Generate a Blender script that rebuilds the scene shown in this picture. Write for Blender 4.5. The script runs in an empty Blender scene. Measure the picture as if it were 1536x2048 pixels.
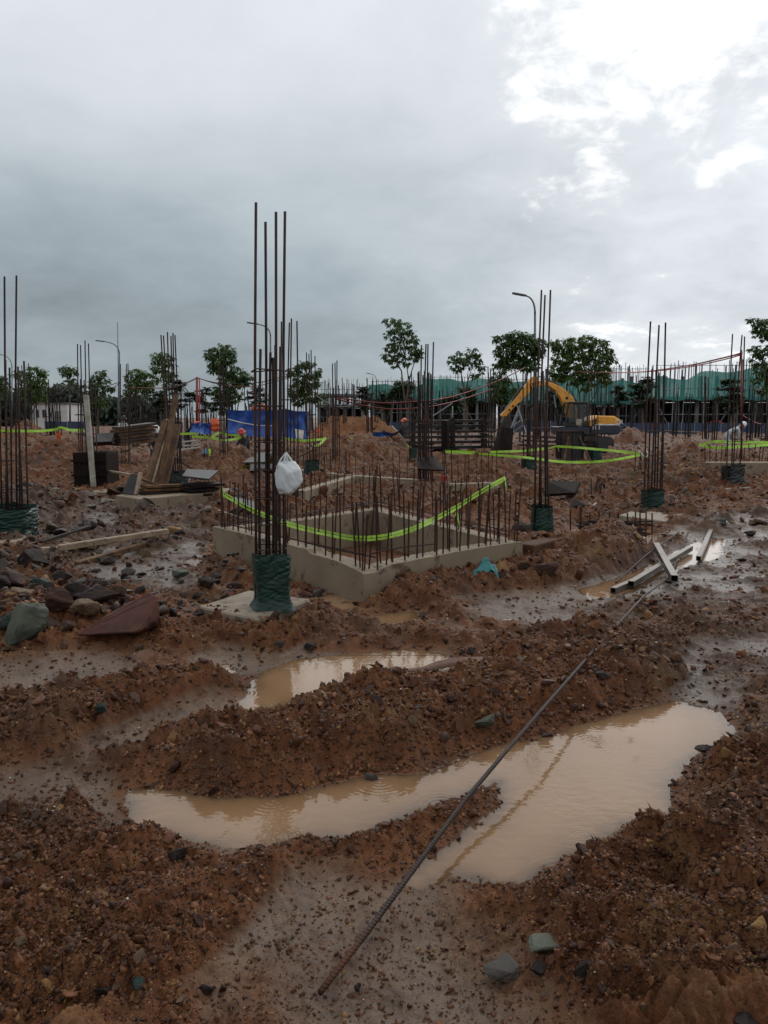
import bpy, bmesh, math, random
import numpy as np
from mathutils import Vector, Matrix
random.seed(7)
rng = np.random.default_rng(7)
R = math.radians
scene = bpy.context.scene
col = scene.collection

# ------------------------------------------------------------------ camera
CAM_H, PITCH, FPX = 1.55, R(7.0), 1539.0
cd = bpy.data.cameras.new("camera"); cam = bpy.data.objects.new("camera", cd); col.objects.link(cam)
cam.location = (0, 0, CAM_H); cam.rotation_euler = (R(90) - PITCH, 0, 0)
cd.sensor_fit = 'VERTICAL'; cd.sensor_height = 24.0; cd.lens = FPX / 2048 * 24.0
cd.clip_start = 0.05; cd.clip_end = 6000
scene.camera = cam

# ------------------------------------------------------------------ node helpers
class NT:
    def __init__(s, nt): s.nt = nt; nt.nodes.clear()
    def n(s, t, **kw):
        x = s.nt.nodes.new(t)
        for k, v in kw.items(): setattr(x, k, v)
        return x
    def l(s, a, b): s.nt.links.new(a, b)
    def put(s, sock, v):
        if isinstance(v, bpy.types.NodeSocket): s.l(v, sock)
        elif v is not None:
            if hasattr(sock.default_value, '__len__') and not isinstance(v, (int, float)) and len(v) == 3 and len(sock.default_value) == 4: v = (*v, 1)
            sock.default_value = v
    def m(s, op, a, b=None, c=None, clamp=False):
        x = s.n('ShaderNodeMath', operation=op); x.use_clamp = clamp
        for i, v in enumerate((a, b, c)):
            if v is not None: s.put(x.inputs[i], v)
        return x.outputs[0]
    def v(s, op, a, b=None):
        x = s.n('ShaderNodeVectorMath', operation=op); s.put(x.inputs[0], a)
        if b is not None: s.put(x.inputs[1], b)
        return x.outputs['Value'] if op in ('DOT_PRODUCT', 'LENGTH', 'DISTANCE') else x.outputs[0]
    def mix(s, f, a, b, mode='MIX'):
        x = s.n('ShaderNodeMix', data_type='RGBA', blend_type=mode); s.put(x.inputs[0], f); s.put(x.inputs[6], a); s.put(x.inputs[7], b)
        return x.outputs[2]
    def noise(s, vec, scale, detail=4, rough=.55, dist=0, dims='3D'):
        x = s.n('ShaderNodeTexNoise', noise_dimensions=dims); s.put(x.inputs['Vector'], vec)
        x.inputs['Scale'].default_value = scale; x.inputs['Detail'].default_value = detail
        x.inputs['Roughness'].default_value = rough; x.inputs['Distortion'].default_value = dist
        return x.outputs['Fac']
    def ss(s, v, a, b):   # smoothstep
        x = s.n('ShaderNodeMapRange', interpolation_type='SMOOTHSTEP'); s.put(x.inputs[0], v)
        x.inputs[1].default_value = a; x.inputs[2].default_value = b
        return x.outputs[0]

# ------------------------------------------------------------------ world: overcast sky with broken cloud
SUN_AZ, SUN_EL = R(20), R(38)
world = bpy.data.worlds.new("World"); scene.world = world; world.use_nodes = True
t = NT(world.node_tree)
tc = t.n('ShaderNodeTexCoord').outputs['Generated']
dirn = t.v('NORMALIZE', tc)
sx = t.n('ShaderNodeSeparateXYZ'); t.l(dirn, sx.inputs[0]); dx, dy, dz = sx.outputs
zc = t.m('MAXIMUM', dz, 0.0)
den = t.m('ADD', zc, 0.30)
cb = t.n('ShaderNodeCombineXYZ'); t.l(t.m('DIVIDE', dx, den), cb.inputs[0]); t.l(t.m('DIVIDE', dy, den), cb.inputs[1]); cb.inputs[2].default_value = 3.7
pl = cb.outputs[0]
def pdir(x, y):
    a = (x - 768) / FPX; b = -(y - 1024) / FPX
    return Vector((a, math.cos(PITCH) + b * math.sin(PITCH), -math.sin(PITCH) + b * math.cos(PITCH))).normalized()
def blob(x, y, k):  # soft patch round a heading in the sky
    d = t.v('DOT_PRODUCT', dirn, tuple(pdir(x, y)))
    return t.m('EXPONENT', t.m('MULTIPLY', t.m('SUBTRACT', 1.0, d), -k))
n1 = t.noise(pl, 1.7, 7, .56, .2)
n2 = t.noise(pl, 4.4, 8, .58, .3)
n3 = t.noise(pl, 0.8, 3, .5, .2)
n4 = t.noise(pl, 11.0, 8, .6, .4)
# cloud base brightness: dark rain cloud low to the left, thinner to the right and overhead
az = t.m('ARCTAN2', dx, dy)
right = t.ss(az, -0.12, 0.42)
bri = t.m('ADD', 0.345, t.m('MULTIPLY', right, 0.31))
bri = t.m('ADD', bri, t.m('MULTIPLY', t.m('MULTIPLY', t.ss(dz, 0.14, 0.46), t.m('SUBTRACT', 1.15, right)), 0.30))
bri = t.m('SUBTRACT', bri, t.m('MULTIPLY', blob(300, 560, 20), 0.05))
bri = t.m('ADD', bri, t.m('MULTIPLY', blob(420, 180, 60), 0.05))
bri = t.m('ADD', bri, t.m('MULTIPLY', blob(1330, 500, 30), 0.05))
bri = t.m('ADD', bri, t.m('MULTIPLY', t.m('SUBTRACT', n3, .5), .15))
bri = t.m('ADD', bri, t.m('MULTIPLY', t.m('SUBTRACT', n1, .5), t.m('ADD', .27, t.m('MULTIPLY', right, .16))))
bri = t.m('ADD', bri, t.m('MULTIPLY', t.m('SUBTRACT', n2, .5), t.m('ADD', .13, t.m('MULTIPLY', right, .24))))
# bright breaks
gap = t.m('ADD', t.m('MULTIPLY', blob(1160, 60, 230), .17), t.m('MULTIPLY', blob(1430, 80, 330), .19))
for (gx_, gy_, gk, gw) in ((1210, 290, 900, .18), (1150, 360, 1500, .17), (1050, 430, 1500, .16), (1420, 350, 2500, .16), (1250, -350, 40, .06), (1040, 190, 1500, .16), (1320, 40, 900, .1), (700, 60, 1200, .10)):
    gap = t.m('ADD', gap, t.m('MULTIPLY', blob(gx_, gy_, gk), gw))
gap = t.m('ADD', gap, t.m('MULTIPLY', t.m('SUBTRACT', n1, .5), .42))
gap = t.m('ADD', gap, t.m('MULTIPLY', t.m('SUBTRACT', n2, .5), 1.0))
gap = t.m('ADD', gap, t.m('MULTIPLY', t.m('SUBTRACT', n4, .5), .55))
gap = t.m('ADD', gap, t.m('MULTIPLY', t.m('SUBTRACT', right, 1.0), .24))
gapm = t.m('MULTIPLY', t.ss(gap, .05, .28), .95)
cl = t.mix(t.ss(bri, .28, .72), (.84, .985, 1.075), (.93, .98, 1.035))
cx = t.n('ShaderNodeCombineXYZ')
for i in range(3): t.l(bri, cx.inputs[i])
cloud = t.v('MULTIPLY', cl, cx.outputs[0])
skyc = t.mix(gapm, cloud, (1.05, 1.05, 1.04))
sky = t.n('ShaderNodeTexSky', sky_type='NISHITA'); sky.sun_disc = False
sky.sun_elevation = SUN_EL; sky.sun_rotation = SUN_AZ
bgc = t.n('ShaderNodeBackground'); t.l(skyc, bgc.inputs[0]); bgc.inputs[1].default_value = 0.94
bgs = t.n('ShaderNodeBackground'); t.l(sky.outputs[0], bgs.inputs[0]); bgs.inputs[1].default_value = 0.05
mx = t.n('ShaderNodeMixShader'); mx.inputs[0].default_value = 0.04
t.l(bgc.outputs[0], mx.inputs[1]); t.l(bgs.outputs[0], mx.inputs[2])
wo = t.n('ShaderNodeOutputWorld'); t.l(mx.outputs[0], wo.inputs[0])

sd = bpy.data.lights.new("sun", 'SUN'); sd.energy = 0.9; sd.angle = R(75); sd.color = (1, .96, .9)
sun = bpy.data.objects.new("sun", sd); col.objects.link(sun)
sun.rotation_euler = Vector((-math.sin(SUN_AZ) * math.cos(SUN_EL), -math.cos(SUN_AZ) * math.cos(SUN_EL), -math.sin(SUN_EL))).to_track_quat('-Z', 'Y').to_euler()
sun.location = (10, 20, 30)
scene.view_settings.view_transform = 'Standard'; scene.view_settings.look = 'None'
scene.view_settings.exposure = 0.36; scene.view_settings.gamma = 1.0
scene.cycles.max_bounces = 6; scene.cycles.transparent_max_bounces = 12
scene.cycles.use_denoising = True

# ------------------------------------------------------------------ photo pixel -> world
def ray(x, y):
    a = (x - 768) / FPX; b = -(y - 1024) / FPX
    return Vector((a, math.cos(PITCH) + b * math.sin(PITCH), -math.sin(PITCH) + b * math.cos(PITCH)))
def G(x, y, z=0.0):          # where the line of sight meets height z
    r = ray(x, y); k = (z - CAM_H) / r.z
    return Vector((r.x * k, r.y * k, z))
def D(x, y, Y):              # ... reaches distance Y
    r = ray(x, y); k = Y / r.y
    return Vector((r.x * k, Y, CAM_H + r.z * k))
def PX(Y): return Y / FPX    # metres per photo pixel at distance Y

# ------------------------------------------------------------------ numpy noise
def _h(ix, iy, seed):
    n = (ix.astype(np.int64) * 374761393 + iy.astype(np.int64) * 668265263 + seed * 974634777) & 0xFFFFFFFF
    n = ((n ^ (n >> 13)) * 1274126177) & 0xFFFFFFFF
    n = ((n ^ (n >> 16)) * 2246822519) & 0xFFFFFFFF
    return ((n ^ (n >> 15)) & 0xFFFFFF) / float(0xFFFFFF)
def vn(x, y, seed=0):
    ix = np.floor(x); iy = np.floor(y); fx = x - ix; fy = y - iy
    fx = fx * fx * fx * (fx * (fx * 6 - 15) + 10); fy = fy * fy * fy * (fy * (fy * 6 - 15) + 10)
    a = _h(ix, iy, seed); b = _h(ix + 1, iy, seed); c = _h(ix, iy + 1, seed); d = _h(ix + 1, iy + 1, seed)
    return (a + (b - a) * fx + (c - a) * fy + (a - b - c + d) * fx * fy) * 2 - 1
def fbm(x, y, o=4, seed=0, gain=.5):
    s = 0; a = 1; t_ = 0
    for i in range(o):
        s = s + a * vn(x, y, seed + i * 17); t_ += a; a *= gain
        x, y = (x * 1.6 - y * 1.2) + 13.7, (x * 1.2 + y * 1.6) + 5.3
    return s / t_
def worley(x, y, seed=0):
    ix = np.floor(x); iy = np.floor(y); best = np.full(x.shape, 9.0); cell = np.zeros(x.shape)
    for i in (-1, 0, 1):
        for j in (-1, 0, 1):
            cx_ = ix + i; cy_ = iy + j
            d = (cx_ + .5 + .8 * (_h(cx_, cy_, seed) - .5) - x) ** 2 + (cy_ + .5 + .8 * (_h(cx_, cy_, seed + 5) - .5) - y) ** 2
            k = d < best
            best = np.where(k, d, best); cell = np.where(k, _h(cx_, cy_, seed + 9), cell)
    return np.sqrt(best), cell
def sstep(a, b, x):
    k = np.clip((x - a) / (b - a), 0, 1); return k * k * (3 - 2 * k)
def poly_sdf(x, y, P, pad=3.0):     # negative inside
    P = np.asarray(P, float); out = np.full(x.shape, 99.0)
    m = (x > P[:, 0].min() - pad) & (x < P[:, 0].max() + pad) & (y > P[:, 1].min() - pad) & (y < P[:, 1].max() + pad)
    if not m.any(): return out
    px, py = x[m], y[m]; d = np.full(px.shape, 1e9); s = np.ones(px.shape); n = len(P); j = n - 1
    for i in range(n):
        ex, ey = P[j] - P[i]; wx = px - P[i, 0]; wy = py - P[i, 1]
        q = np.clip((wx * ex + wy * ey) / (ex * ex + ey * ey + 1e-12), 0, 1)
        d = np.minimum(d, (wx - ex * q) ** 2 + (wy - ey * q) ** 2)
        c1 = py >= P[i, 1]; c2 = py < P[j, 1]; c3 = ex * wy > ey * wx
        s = np.where((c1 & c2 & c3) | (~c1 & ~c2 & ~c3), -s, s); j = i
    out[m] = np.sqrt(d) * s; return out
def line_d(x, y, P):
    best = np.full(x.shape, 1e9)
    for i in range(len(P) - 1):
        a = P[i]; e = (P[i + 1][0] - a[0], P[i + 1][1] - a[1])
        q = np.clip(((x - a[0]) * e[0] + (y - a[1]) * e[1]) / (e[0] ** 2 + e[1] ** 2 + 1e-12), 0, 1)
        best = np.minimum(best, (x - a[0] - e[0] * q) ** 2 + (y - a[1] - e[1] * q) ** 2)
    return np.sqrt(best)

# ------------------------------------------------------------------ lie of the land
def W(pts, z=0.0): return [tuple(G(x, y, z)[:2]) for x, y in pts]
PUD = [W([(245,1580),(320,1568),(400,1588),(500,1590),(600,1580),(680,1558),(735,1545),(830,1545),(900,1518),(965,1495),(1065,1480),(1125,1458),(1185,1440),(1280,1410),(1345,1400),(1440,1425),(1480,1465),(1395,1520),(1350,1575),(1345,1640),(1240,1645),(1165,1700),(1100,1740),(1060,1780),(980,1775),(900,1750),(835,1790),(800,1760),(850,1710),(950,1645),(1010,1605),(990,1570),(900,1600),(800,1645),(700,1680),(600,1672),(540,1690),(430,1690),(330,1672),(255,1655)]),
       W([(485,1400),(530,1345),(600,1320),(720,1305),(830,1293),(905,1310),(915,1330),(870,1345),(872,1374),(780,1364),(700,1374),(640,1394),(560,1414),(490,1427)]),
       W([(685,1236),(760,1228),(842,1218),(845,1246),(760,1256),(690,1252)]),
       W([(375,1345),(450,1330),(465,1352),(400,1362)]),
       W([(488,1476),(540,1465),(530,1482),(495,1490)]),
       W([(1308,1815),(1350,1798),(1352,1842),(1318,1842)]),
       W([(1160,1180),(1225,1160),(1290,1130),(1390,1085),(1450,1075),(1440,1112),(1330,1152),(1240,1192),(1180,1200)])]
FILM = [(W([(170,1480),(300,1430),(490,1400),(490,1428),(450,1462),(330,1502),(230,1535),(180,1522)]), .12),
        (W([(-200,1560),(120,1530),(250,1570),(250,1655),(100,1665),(-200,1650)]), .10),
        (W([(560,1790),(700,1745),(850,1790),(1000,1850),(900,2000),(600,2060),(380,2010),(540,1900)]), .25),
        (W([(800,1345),(850,1292),(950,1242),(1080,1212),(1220,1172),(1300,1112),(1536,1020),(1800,1000),(1800,1120),(1536,1150),(1330,1205),(1120,1262),(980,1292)]), .36),
        (W([(1330,1300),(1420,1290),(1536,1250),(1800,1250),(1800,1400),(1536,1400),(1450,1425),(1340,1405)]), .34),
        (W([(160,1180),(230,1150),(310,1160),(300,1175),(200,1185)]), .2),
        (W([(-100,1300),(200,1290),(480,1310),(640,1280),(640,1310),(520,1345),(300,1380),(100,1400),(-100,1420)]), .25),
        (W([(100,1130),(330,1095),(400,1130),(380,1180),(260,1200),(150,1170)]), .3)]
DIG = [(W([(1125,1090),(1325,1092),(1335,1035),(1125,1035)]), .10, .3), (W([(340,1200),(395,1228),(520,1278),(590,1268),(560,1225),(420,1190)]), .12, .22), (W([(360,1120),(430,1085),(580,1130),(745,1172),(765,1222),(690,1240),(600,1195),(480,1200),(400,1170)]), .085, .25)]
GREYZ = [W([(60,1000),(420,1015),(440,1130),(390,1205),(200,1190),(60,1120),(-100,1060),(-100,1000)]), W([(1180,1160),(1330,1100),(1400,1040),(1800,1000),(1800,1250),(1500,1230),(1300,1260),(1150,1290),(1050,1290),(1120,1220)]), W([(1250,1290),(1536,1240),(1800,1250),(1800,1420),(1450,1430),(1330,1400)])]
PITQ = [(-.17,6.34),(-1.9,8.45),(-.13,10.75),(1.42,7.78)]
MND = [  # footprint, height, shoulder width, roughness
    (W([(350,1530),(500,1430),(640,1378),(780,1366),(875,1360),(950,1300),(1100,1265),(1300,1285),(1400,1350),(1270,1408),(1120,1455),(960,1492),(740,1542),(600,1578),(420,1582)], .04), .045, .22, 1),
    (W([(1075,1775),(1165,1700),(1240,1650),(1350,1640),(1360,1580),(1410,1520),(1490,1465),(1700,1430),(2000,1700),(1800,2400),(1300,2300),(1020,1900)], .05), .13, .6, 1),
    (W([(-200,1665),(250,1660),(420,1692),(560,1690),(600,1740),(520,1880),(380,2000),(-200,2200)]), .02, .25, .85),
    (W([(680,1240),(740,1225),(775,1200),(790,1165),(850,1140),(950,1118),(1030,1098),(1110,1090),(1180,1085),(1290,1098),(1290,1130),(1220,1155),(1120,1180),(950,1200),(850,1218),(770,1235),(700,1245)]), .05, .28, 1),
    (W([(1130,1120),(1180,1085),(1280,1090),(1300,1115),(1260,1140),(1180,1150)]), .13, .45, 1),
    (W([(370,1245),(430,1300),(560,1318),(690,1262),(600,1228),(520,1262)]), .04, .2, 1),
    (W([(430,1150),(480,1130),(530,1180),(470,1190)]), .16, .25, 1),
    (W([(-200,1130),(60,1110),(200,1185),(320,1225),(330,1268),(150,1278),(0,1275),(-200,1260)]), .07, .3, 1),
    (W([(-100,1470),(120,1412),(250,1402),(420,1352),(585,1340),(565,1372),(400,1402),(200,1482),(100,1532),(-100,1540)]), .05, .15, .9),
    (W([(640,890),(800,886),(860,905),(820,935),(690,945),(600,925)]), .5, 2.2, .9),
    (W([(620,872),(790,869),(800,880),(640,886)]), 1.25, 3.0, .5),
    (W([(10,886),(90,885),(110,900),(20,908)]), 1.45, 2.6, .7),
    (W([(40,905),(240,890),(260,930),(150,955),(40,950)]), .45, 2.0, .9),
    (W([(1225,880),(1285,880),(1300,890),(1220,892)]), .75, 1.8, .6),
    (W([(1335,905),(1415,900),(1440,960),(1410,1000),(1330,985)]), .4, 1.8, .9),
    (W([(905,945),(960,925),(1015,940),(1010,975),(930,980)]), .35, 1.0, 1),
    (W([(330,930),(520,925),(560,950),(420,965)]), .35, 1.4, 1),
]
RIDGE = [(W([(545,1690),(640,1695),(740,1682),(860,1636),(985,1590)]), .03, .11)]
OCHRE = [W([(-60,860),(100,860),(125,888),(60,896),(-60,896)]), W([(600,866),(820,866),(830,900),(620,905)])]
ROUGHF = [W([(420,1210),(620,1215),(700,1260),(620,1300),(420,1310),(360,1260)]), W([(720,1130),(1110,1070),(1300,1075),(1310,1140),(1000,1200),(740,1220)])]
def terrain(x, y, zones=False):
    shape = np.shape(x); x = np.atleast_1d(np.asarray(x, float)).ravel(); y = np.atleast_1d(np.asarray(y, float)).ravel()
    r = np.hypot(x, y)
    n_lo = fbm(x * .45, y * .45, 3, 3); n_md = fbm(x * 2.2, y * 2.2, 4, 31); n_hi = fbm(x * 9, y * 9, 4, 57, .6)
    far = sstep(7, 20, r) * (1 - sstep(130, 300, r))
    h = .040 + .03 * n_lo + .018 * n_md + far * (.14 * n_lo + .10 * fbm(x * .8, y * .8, 3, 91))
    rough = np.clip(.50 + .75 * n_md + .35 * n_lo + .6 * far, .15, 1)
    wob = .05 * n_md + .035 * n_hi
    for P, q in FILM:
        m = sstep(.16, -.16, poly_sdf(x, y, P, 1.2) + wob * 2.6)
        h = h * (1 - m) + m * (.010 + .014 * n_lo + .014 * n_md + .006 * n_hi); rough = rough * (1 - m) + m * np.clip(q + .45 * n_md, .03, 1)
    for P, H, w, rg in MND:
        wf = min(1.0, w)
        m = sstep(0, 1, (-poly_sdf(x, y, P, w + 1) + w * .25 + wob * wf * 3) / w)
        h = h + H * m * (1 + .35 * n_md); rough = np.maximum(rough, np.clip(sstep(0, .55, m) * rg * (1.05 + .5 * n_md), 0, 1))
    for P, H, w in RIDGE:
        m = np.exp(-((line_d(x, y, P) + wob * .6) / w) ** 2 * 1.2)
        h = h + H * m * (1 + .5 * n_md); rough = np.maximum(rough, sstep(.2, .5, m))
    for P, H, w in DIG:
        h = h - H * sstep(0, 1, (-poly_sdf(x, y, P, w + 1) + w * .3 + wob) / w)
    far2 = sstep(8, 14, r) * (1 - sstep(90, 200, r))
    f1, c1_ = worley(x * 1.9 + .3 * n_md, y * 1.9 + .3 * n_lo, 707)
    h = h + far2 * rough * (.17 * np.clip(1 - (f1 / .6) ** 2, 0, 1) * c1_ + .07 * n_md + .05 * n_hi)
    # clods
    clod = 0
    for sc, amp, sd_ in ((3.4, .050, 1), (7.5, .050, 2), (15.0, .034, 3), (31.0, .016, 4)):
        f1, c = worley(x * sc + .35 * n_hi, y * sc + .35 * n_md, sd_ * 101)
        clod = clod + amp * np.clip(1 - (f1 / .62) ** 2, 0, 1) * (.15 + .85 * c)
    crumb = clod + .018 * n_hi + .020 * (np.abs(fbm(x * 30, y * 30, 3, 77, .65)) - .2) + .010 * fbm(x * 75, y * 75, 2, 79, .7)
    h = h + 1.25 * crumb * rough ** 1.3 + .0025 * n_hi
    for P in PUD:
        d = -(poly_sdf(x, y, P, 1.2) + wob * .75 + .012 * fbm(x * 22, y * 22, 2, 5))
        shore = sstep(0, .20, -d)
        h = np.where(d > 0, -.035 * (1 - np.exp(-np.maximum(d, 0) / .10)) + .006 * n_md - .001, h * shore + (1 - shore) * .004)
        rough = np.where(d > 0, .05, rough)
    h = np.where(poly_sdf(x, y, PITQ, .5) < -.08, -.14 + .04 * n_md, h)
    if zones:
        oc = np.zeros(x.shape)
        for P in OCHRE: oc = np.maximum(oc, sstep(2.0, -1.0, poly_sdf(x, y, P, 5) + 3 * wob))
        gr = np.zeros(x.shape)
        for P in GREYZ: gr = np.maximum(gr, sstep(.5, -.4, poly_sdf(x, y, P, 2) + 5 * wob))
        if zones == 3: return h.reshape(shape), rough.reshape(shape), oc.reshape(shape), gr.reshape(shape)
        return h.reshape(shape), rough.reshape(shape), oc.reshape(shape)
    return h.reshape(shape)
def TZ(x, y): return float(terrain(np.array([x]), np.array([y]))[0])
def GT(x, y):        # line of sight meets the terrain
    z = 0.0
    for _ in range(5):
        p = G(x, y, z); z = .5 * z + .5 * TZ(p.x, p.y)
    p = G(x, y, z); return Vector((p.x, p.y, TZ(p.x, p.y)))

# ------------------------------------------------------------------ mesh and object helpers
def link(name, me, parent=None):
    o = bpy.data.objects.new(name, me); col.objects.link(o)
    if parent is not None: o.parent = parent
    return o
def wloc(o):
    v = Vector((0, 0, 0))
    while o is not None: v += o.location; o = o.parent
    return v
def tag(o, label=None, cat=None, group=None, kind=None):
    if label: o['label'] = label
    if cat: o['category'] = cat
    if group: o['group'] = group
    if kind: o['kind'] = kind
    return o
def thing(name, loc, label, cat, group=None):
    o = link(name, None); o.location = loc; o.empty_display_size = .2
    return tag(o, label, cat, group)
class MB:
    def __init__(s): s.V = []; s.F = []; s.n = 0
    def add(s, V, F):
        V = np.asarray(V, float).reshape(-1, 3); s.V.append(V); b = s.n
        s.F.extend([tuple(int(i) + b for i in f) for f in F]); s.n += len(V); return s
    def box(s, c, size, rot=None):
        a, b, c_ = [q / 2 for q in size]
        V = np.array([(x, y, z) for x in (-a, a) for y in (-b, b) for z in (-c_, c_)])
        if rot is not None: V = V @ np.array(Matrix(rot).to_3x3() if not isinstance(rot, (int, float)) else Matrix.Rotation(rot, 3, 'Z')).T
        return s.add(V + np.array(c), [(0,1,3,2),(4,6,7,5),(0,4,5,1),(2,3,7,6),(0,2,6,4),(1,5,7,3)])
    def beam(s, p, q, w, h, up=(0, 0, 1)):       # square bar from p to q
        p = Vector(p); q = Vector(q); d = (q - p); L = d.length; d.normalize(); u = Vector(up)
        if abs(d.dot(u)) > .98: u = Vector((0, 1, 0))
        sd_ = d.cross(u).normalized(); u = sd_.cross(d)
        V = [p + d * k + sd_ * (w / 2 * a) + u * (h / 2 * b) for k in (0, L) for a in (-1, 1) for b in (-1, 1)]
        return s.add([tuple(v) for v in V], [(0,1,3,2),(4,6,7,5),(0,4,5,1),(2,3,7,6),(0,2,6,4),(1,5,7,3)])
    def tube(s, pts, r, n=6, caps=True):
        P = [Vector(p) for p in pts]; rr = r if hasattr(r, '__len__') else [r] * len(P); V = []; F = []
        u = None
        for i, p in enumerate(P):
            d = (P[min(i + 1, len(P) - 1)] - P[max(i - 1, 0)])
            d = d.normalized() if d.length > 1e-9 else Vector((0, 0, 1))
            if u is None: u = d.orthogonal().normalized()
            u = (u - d * u.dot(d)); u = u.normalized() if u.length > 1e-6 else d.orthogonal().normalized()
            w = d.cross(u)
            for k in range(n):
                a = 2 * math.pi * k / n; V.append(tuple(p + (u * math.cos(a) + w * math.sin(a)) * rr[i]))
        for i in range(len(P) - 1):
            for k in range(n): F.append((i*n+k, i*n+(k+1) % n, (i+1)*n+(k+1) % n, (i+1)*n+k))
        if caps: F.append(tuple(range(n))[::-1]); F.append(tuple(range((len(P)-1)*n, len(P)*n)))
        return s.add(V, F)
    def prism(s, pts, y0, y1, M=None):           # outline in x,z swept along y
        n = len(pts); V = [(x, y0, z) for x, z in pts] + [(x, y1, z) for x, z in pts]
        if M is not None: V = [tuple(M @ Vector(v)) for v in V]
        return s.add(V, [tuple(range(n)), tuple(range(n, 2*n))[::-1]] + [(i, i+n, (i+1) % n + n, (i+1) % n) for i in range(n)])
    def slab(s, pts, z0, z1):                    # outline in x,y swept along z
        n = len(pts); V = [(x, y, z0) for x, y in pts] + [(x, y, z1) for x, y in pts]
        return s.add(V, [tuple(range(n))[::-1], tuple(range(n, 2*n))] + [(i, (i+1) % n, (i+1) % n + n, i+n) for i in range(n)])
    def build(s, name, mat, parent=None, smooth=False, bevel=0, world=True, color=None):
        V = np.concatenate(s.V) if s.V else np.zeros((0, 3))
        loc = Vector((0, 0, 0))
        if parent is not None and world: V = V - np.array(wloc(parent))
        elif parent is None and world:
            loc = Vector(((V[:,0].min()+V[:,0].max())/2, (V[:,1].min()+V[:,1].max())/2, V[:,2].min())); V = V - np.array(loc)
        me = bpy.data.meshes.new(name); me.from_pydata(V.tolist(), [], s.F); me.validate()
        bm = bmesh.new(); bm.from_mesh(me); bmesh.ops.recalc_face_normals(bm, faces=bm.faces)
        if bevel: bmesh.ops.bevel(bm, geom=list(bm.edges), offset=bevel, segments=1, affect='EDGES', clamp_overlap=True)
        bm.to_mesh(me); bm.free()
        if smooth: me.polygons.foreach_set('use_smooth', [True] * len(me.polygons))
        o = link(name, me, parent); o.location = loc
        for m_ in (mat if isinstance(mat, (list, tuple)) else [mat]): me.materials.append(m_)
        return o
def grid_mesh(name, V, nu, nv, mat, parent=None, wrap=False, smooth=True):
    F = [(i*nv+j, i*nv+(j+1) % nv, (i+1)*nv+(j+1) % nv, (i+1)*nv+j) for i in range(nu-1) for j in range(nv if wrap else nv-1)]
    return MB().add(V, F).build(name, mat, parent, smooth)

# ------------------------------------------------------------------ materials
def mat(name, c1, c2=None, rough=.6, scale=6.0, bump=0.0, bscale=40, metal=0.0, c3=None, detail=5, coat=0.0, lo=.35, hi=.65, r2=None, spec=.5, stretch=None, dist=0.002, trans=0.0):
    m = bpy.data.materials.new(name); m.use_nodes = True; q = NT(m.node_tree)
    tc_ = q.n('ShaderNodeTexCoord').outputs['Object']
    if stretch: tc_ = q.v('MULTIPLY', tc_, stretch)
    b = q.n('ShaderNodeBsdfPrincipled'); o = q.n('ShaderNodeOutputMaterial')
    n = q.noise(tc_, scale, detail, .6)
    k = q.ss(n, lo, hi)
    c = q.mix(k, c1, c2 if c2 else c1)
    if c3: c = q.mix(q.ss(q.noise(tc_, scale * 2.7, 4, .6), .56, .66), c, c3)
    q.l(c, b.inputs['Base Color'])
    if r2 is not None: q.l(q.m('ADD', rough, q.m('MULTIPLY', q.noise(tc_, scale * 1.7, 3), r2)), b.inputs['Roughness'])
    else: b.inputs['Roughness'].default_value = rough
    b.inputs['Metallic'].default_value = metal; b.inputs['Coat Weight'].default_value = coat; b.inputs['Coat Roughness'].default_value = .15
    b.inputs['Specular IOR Level'].default_value = spec
    if bump:
        bp = q.n('ShaderNodeBump'); bp.inputs['Strength'].default_value = bump; bp.inputs['Distance'].default_value = dist
        q.l(q.noise(tc_, bscale, 5, .65), bp.inputs['Height']); q.l(bp.outputs[0], b.inputs['Normal'])
    sh = b.outputs[0]
    if trans:
        tr = q.n('ShaderNodeBsdfTranslucent'); q.l(c, tr.inputs[0]); ms = q.n('ShaderNodeMixShader'); ms.inputs[0].default_value = trans
        q.l(sh, ms.inputs[1]); q.l(tr.outputs[0], ms.inputs[2]); sh = ms.outputs[0]
    q.l(sh, o.inputs[0]); return m
M = {}
M['concrete'] = mat('concrete', (.245,.185,.122), (.18,.133,.085), .75, 2.2, .35, 30, c3=(.10,.062,.036), lo=.3, hi=.75, dist=.004)
M['concrete_pale'] = mat('concrete_pale', (.30,.255,.20), (.22,.18,.135), .75, 4, .5, 35, c3=(.14,.085,.05), dist=.006)
M['concrete_muddy'] = mat('concrete_muddy', (.085,.036,.018), (.055,.024,.013), .8, 5, .6, 30, spec=.2)
M['wrap'] = mat('wrap', (.005,.024,.018), (.008,.033,.024), .38, 9, .6, 26, c3=(.02,.028,.02), dist=.012, spec=.3)
M['wrap_dark'] = mat('wrap_dark', (.008,.012,.011), (.014,.018,.017), .25, 9, .35, 22, dist=.012)
M['plate'] = mat('plate', (.022,.021,.022), (.036,.034,.034), .5, 4, .15, 20, spec=.2, c3=(.035,.022,.017))
M['form'] = mat('form', (.009,.006,.005), (.018,.010,.008), .5, 5, .3, 25, c3=(.03,.016,.012), spec=.1)
M['form_grey'] = mat('form_grey', (.07,.05,.04), (.03,.02,.016), .55, 3, .3, 25, spec=.25)
M['wood'] = mat('wood', (.135,.070,.033), (.055,.029,.014), .7, 5, .4, 30, stretch=(1,1,.2), c3=(.045,.03,.02), spec=.2)
M['wood_pale'] = mat('wood_pale', (.30,.22,.14), (.17,.11,.065), .6, 5, .4, 30, c3=(.12,.075,.045))
M['wood_dark'] = mat('wood_dark', (.028,.017,.012), (.012,.008,.006), .6, 5, .4, 30, spec=.2)
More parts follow.
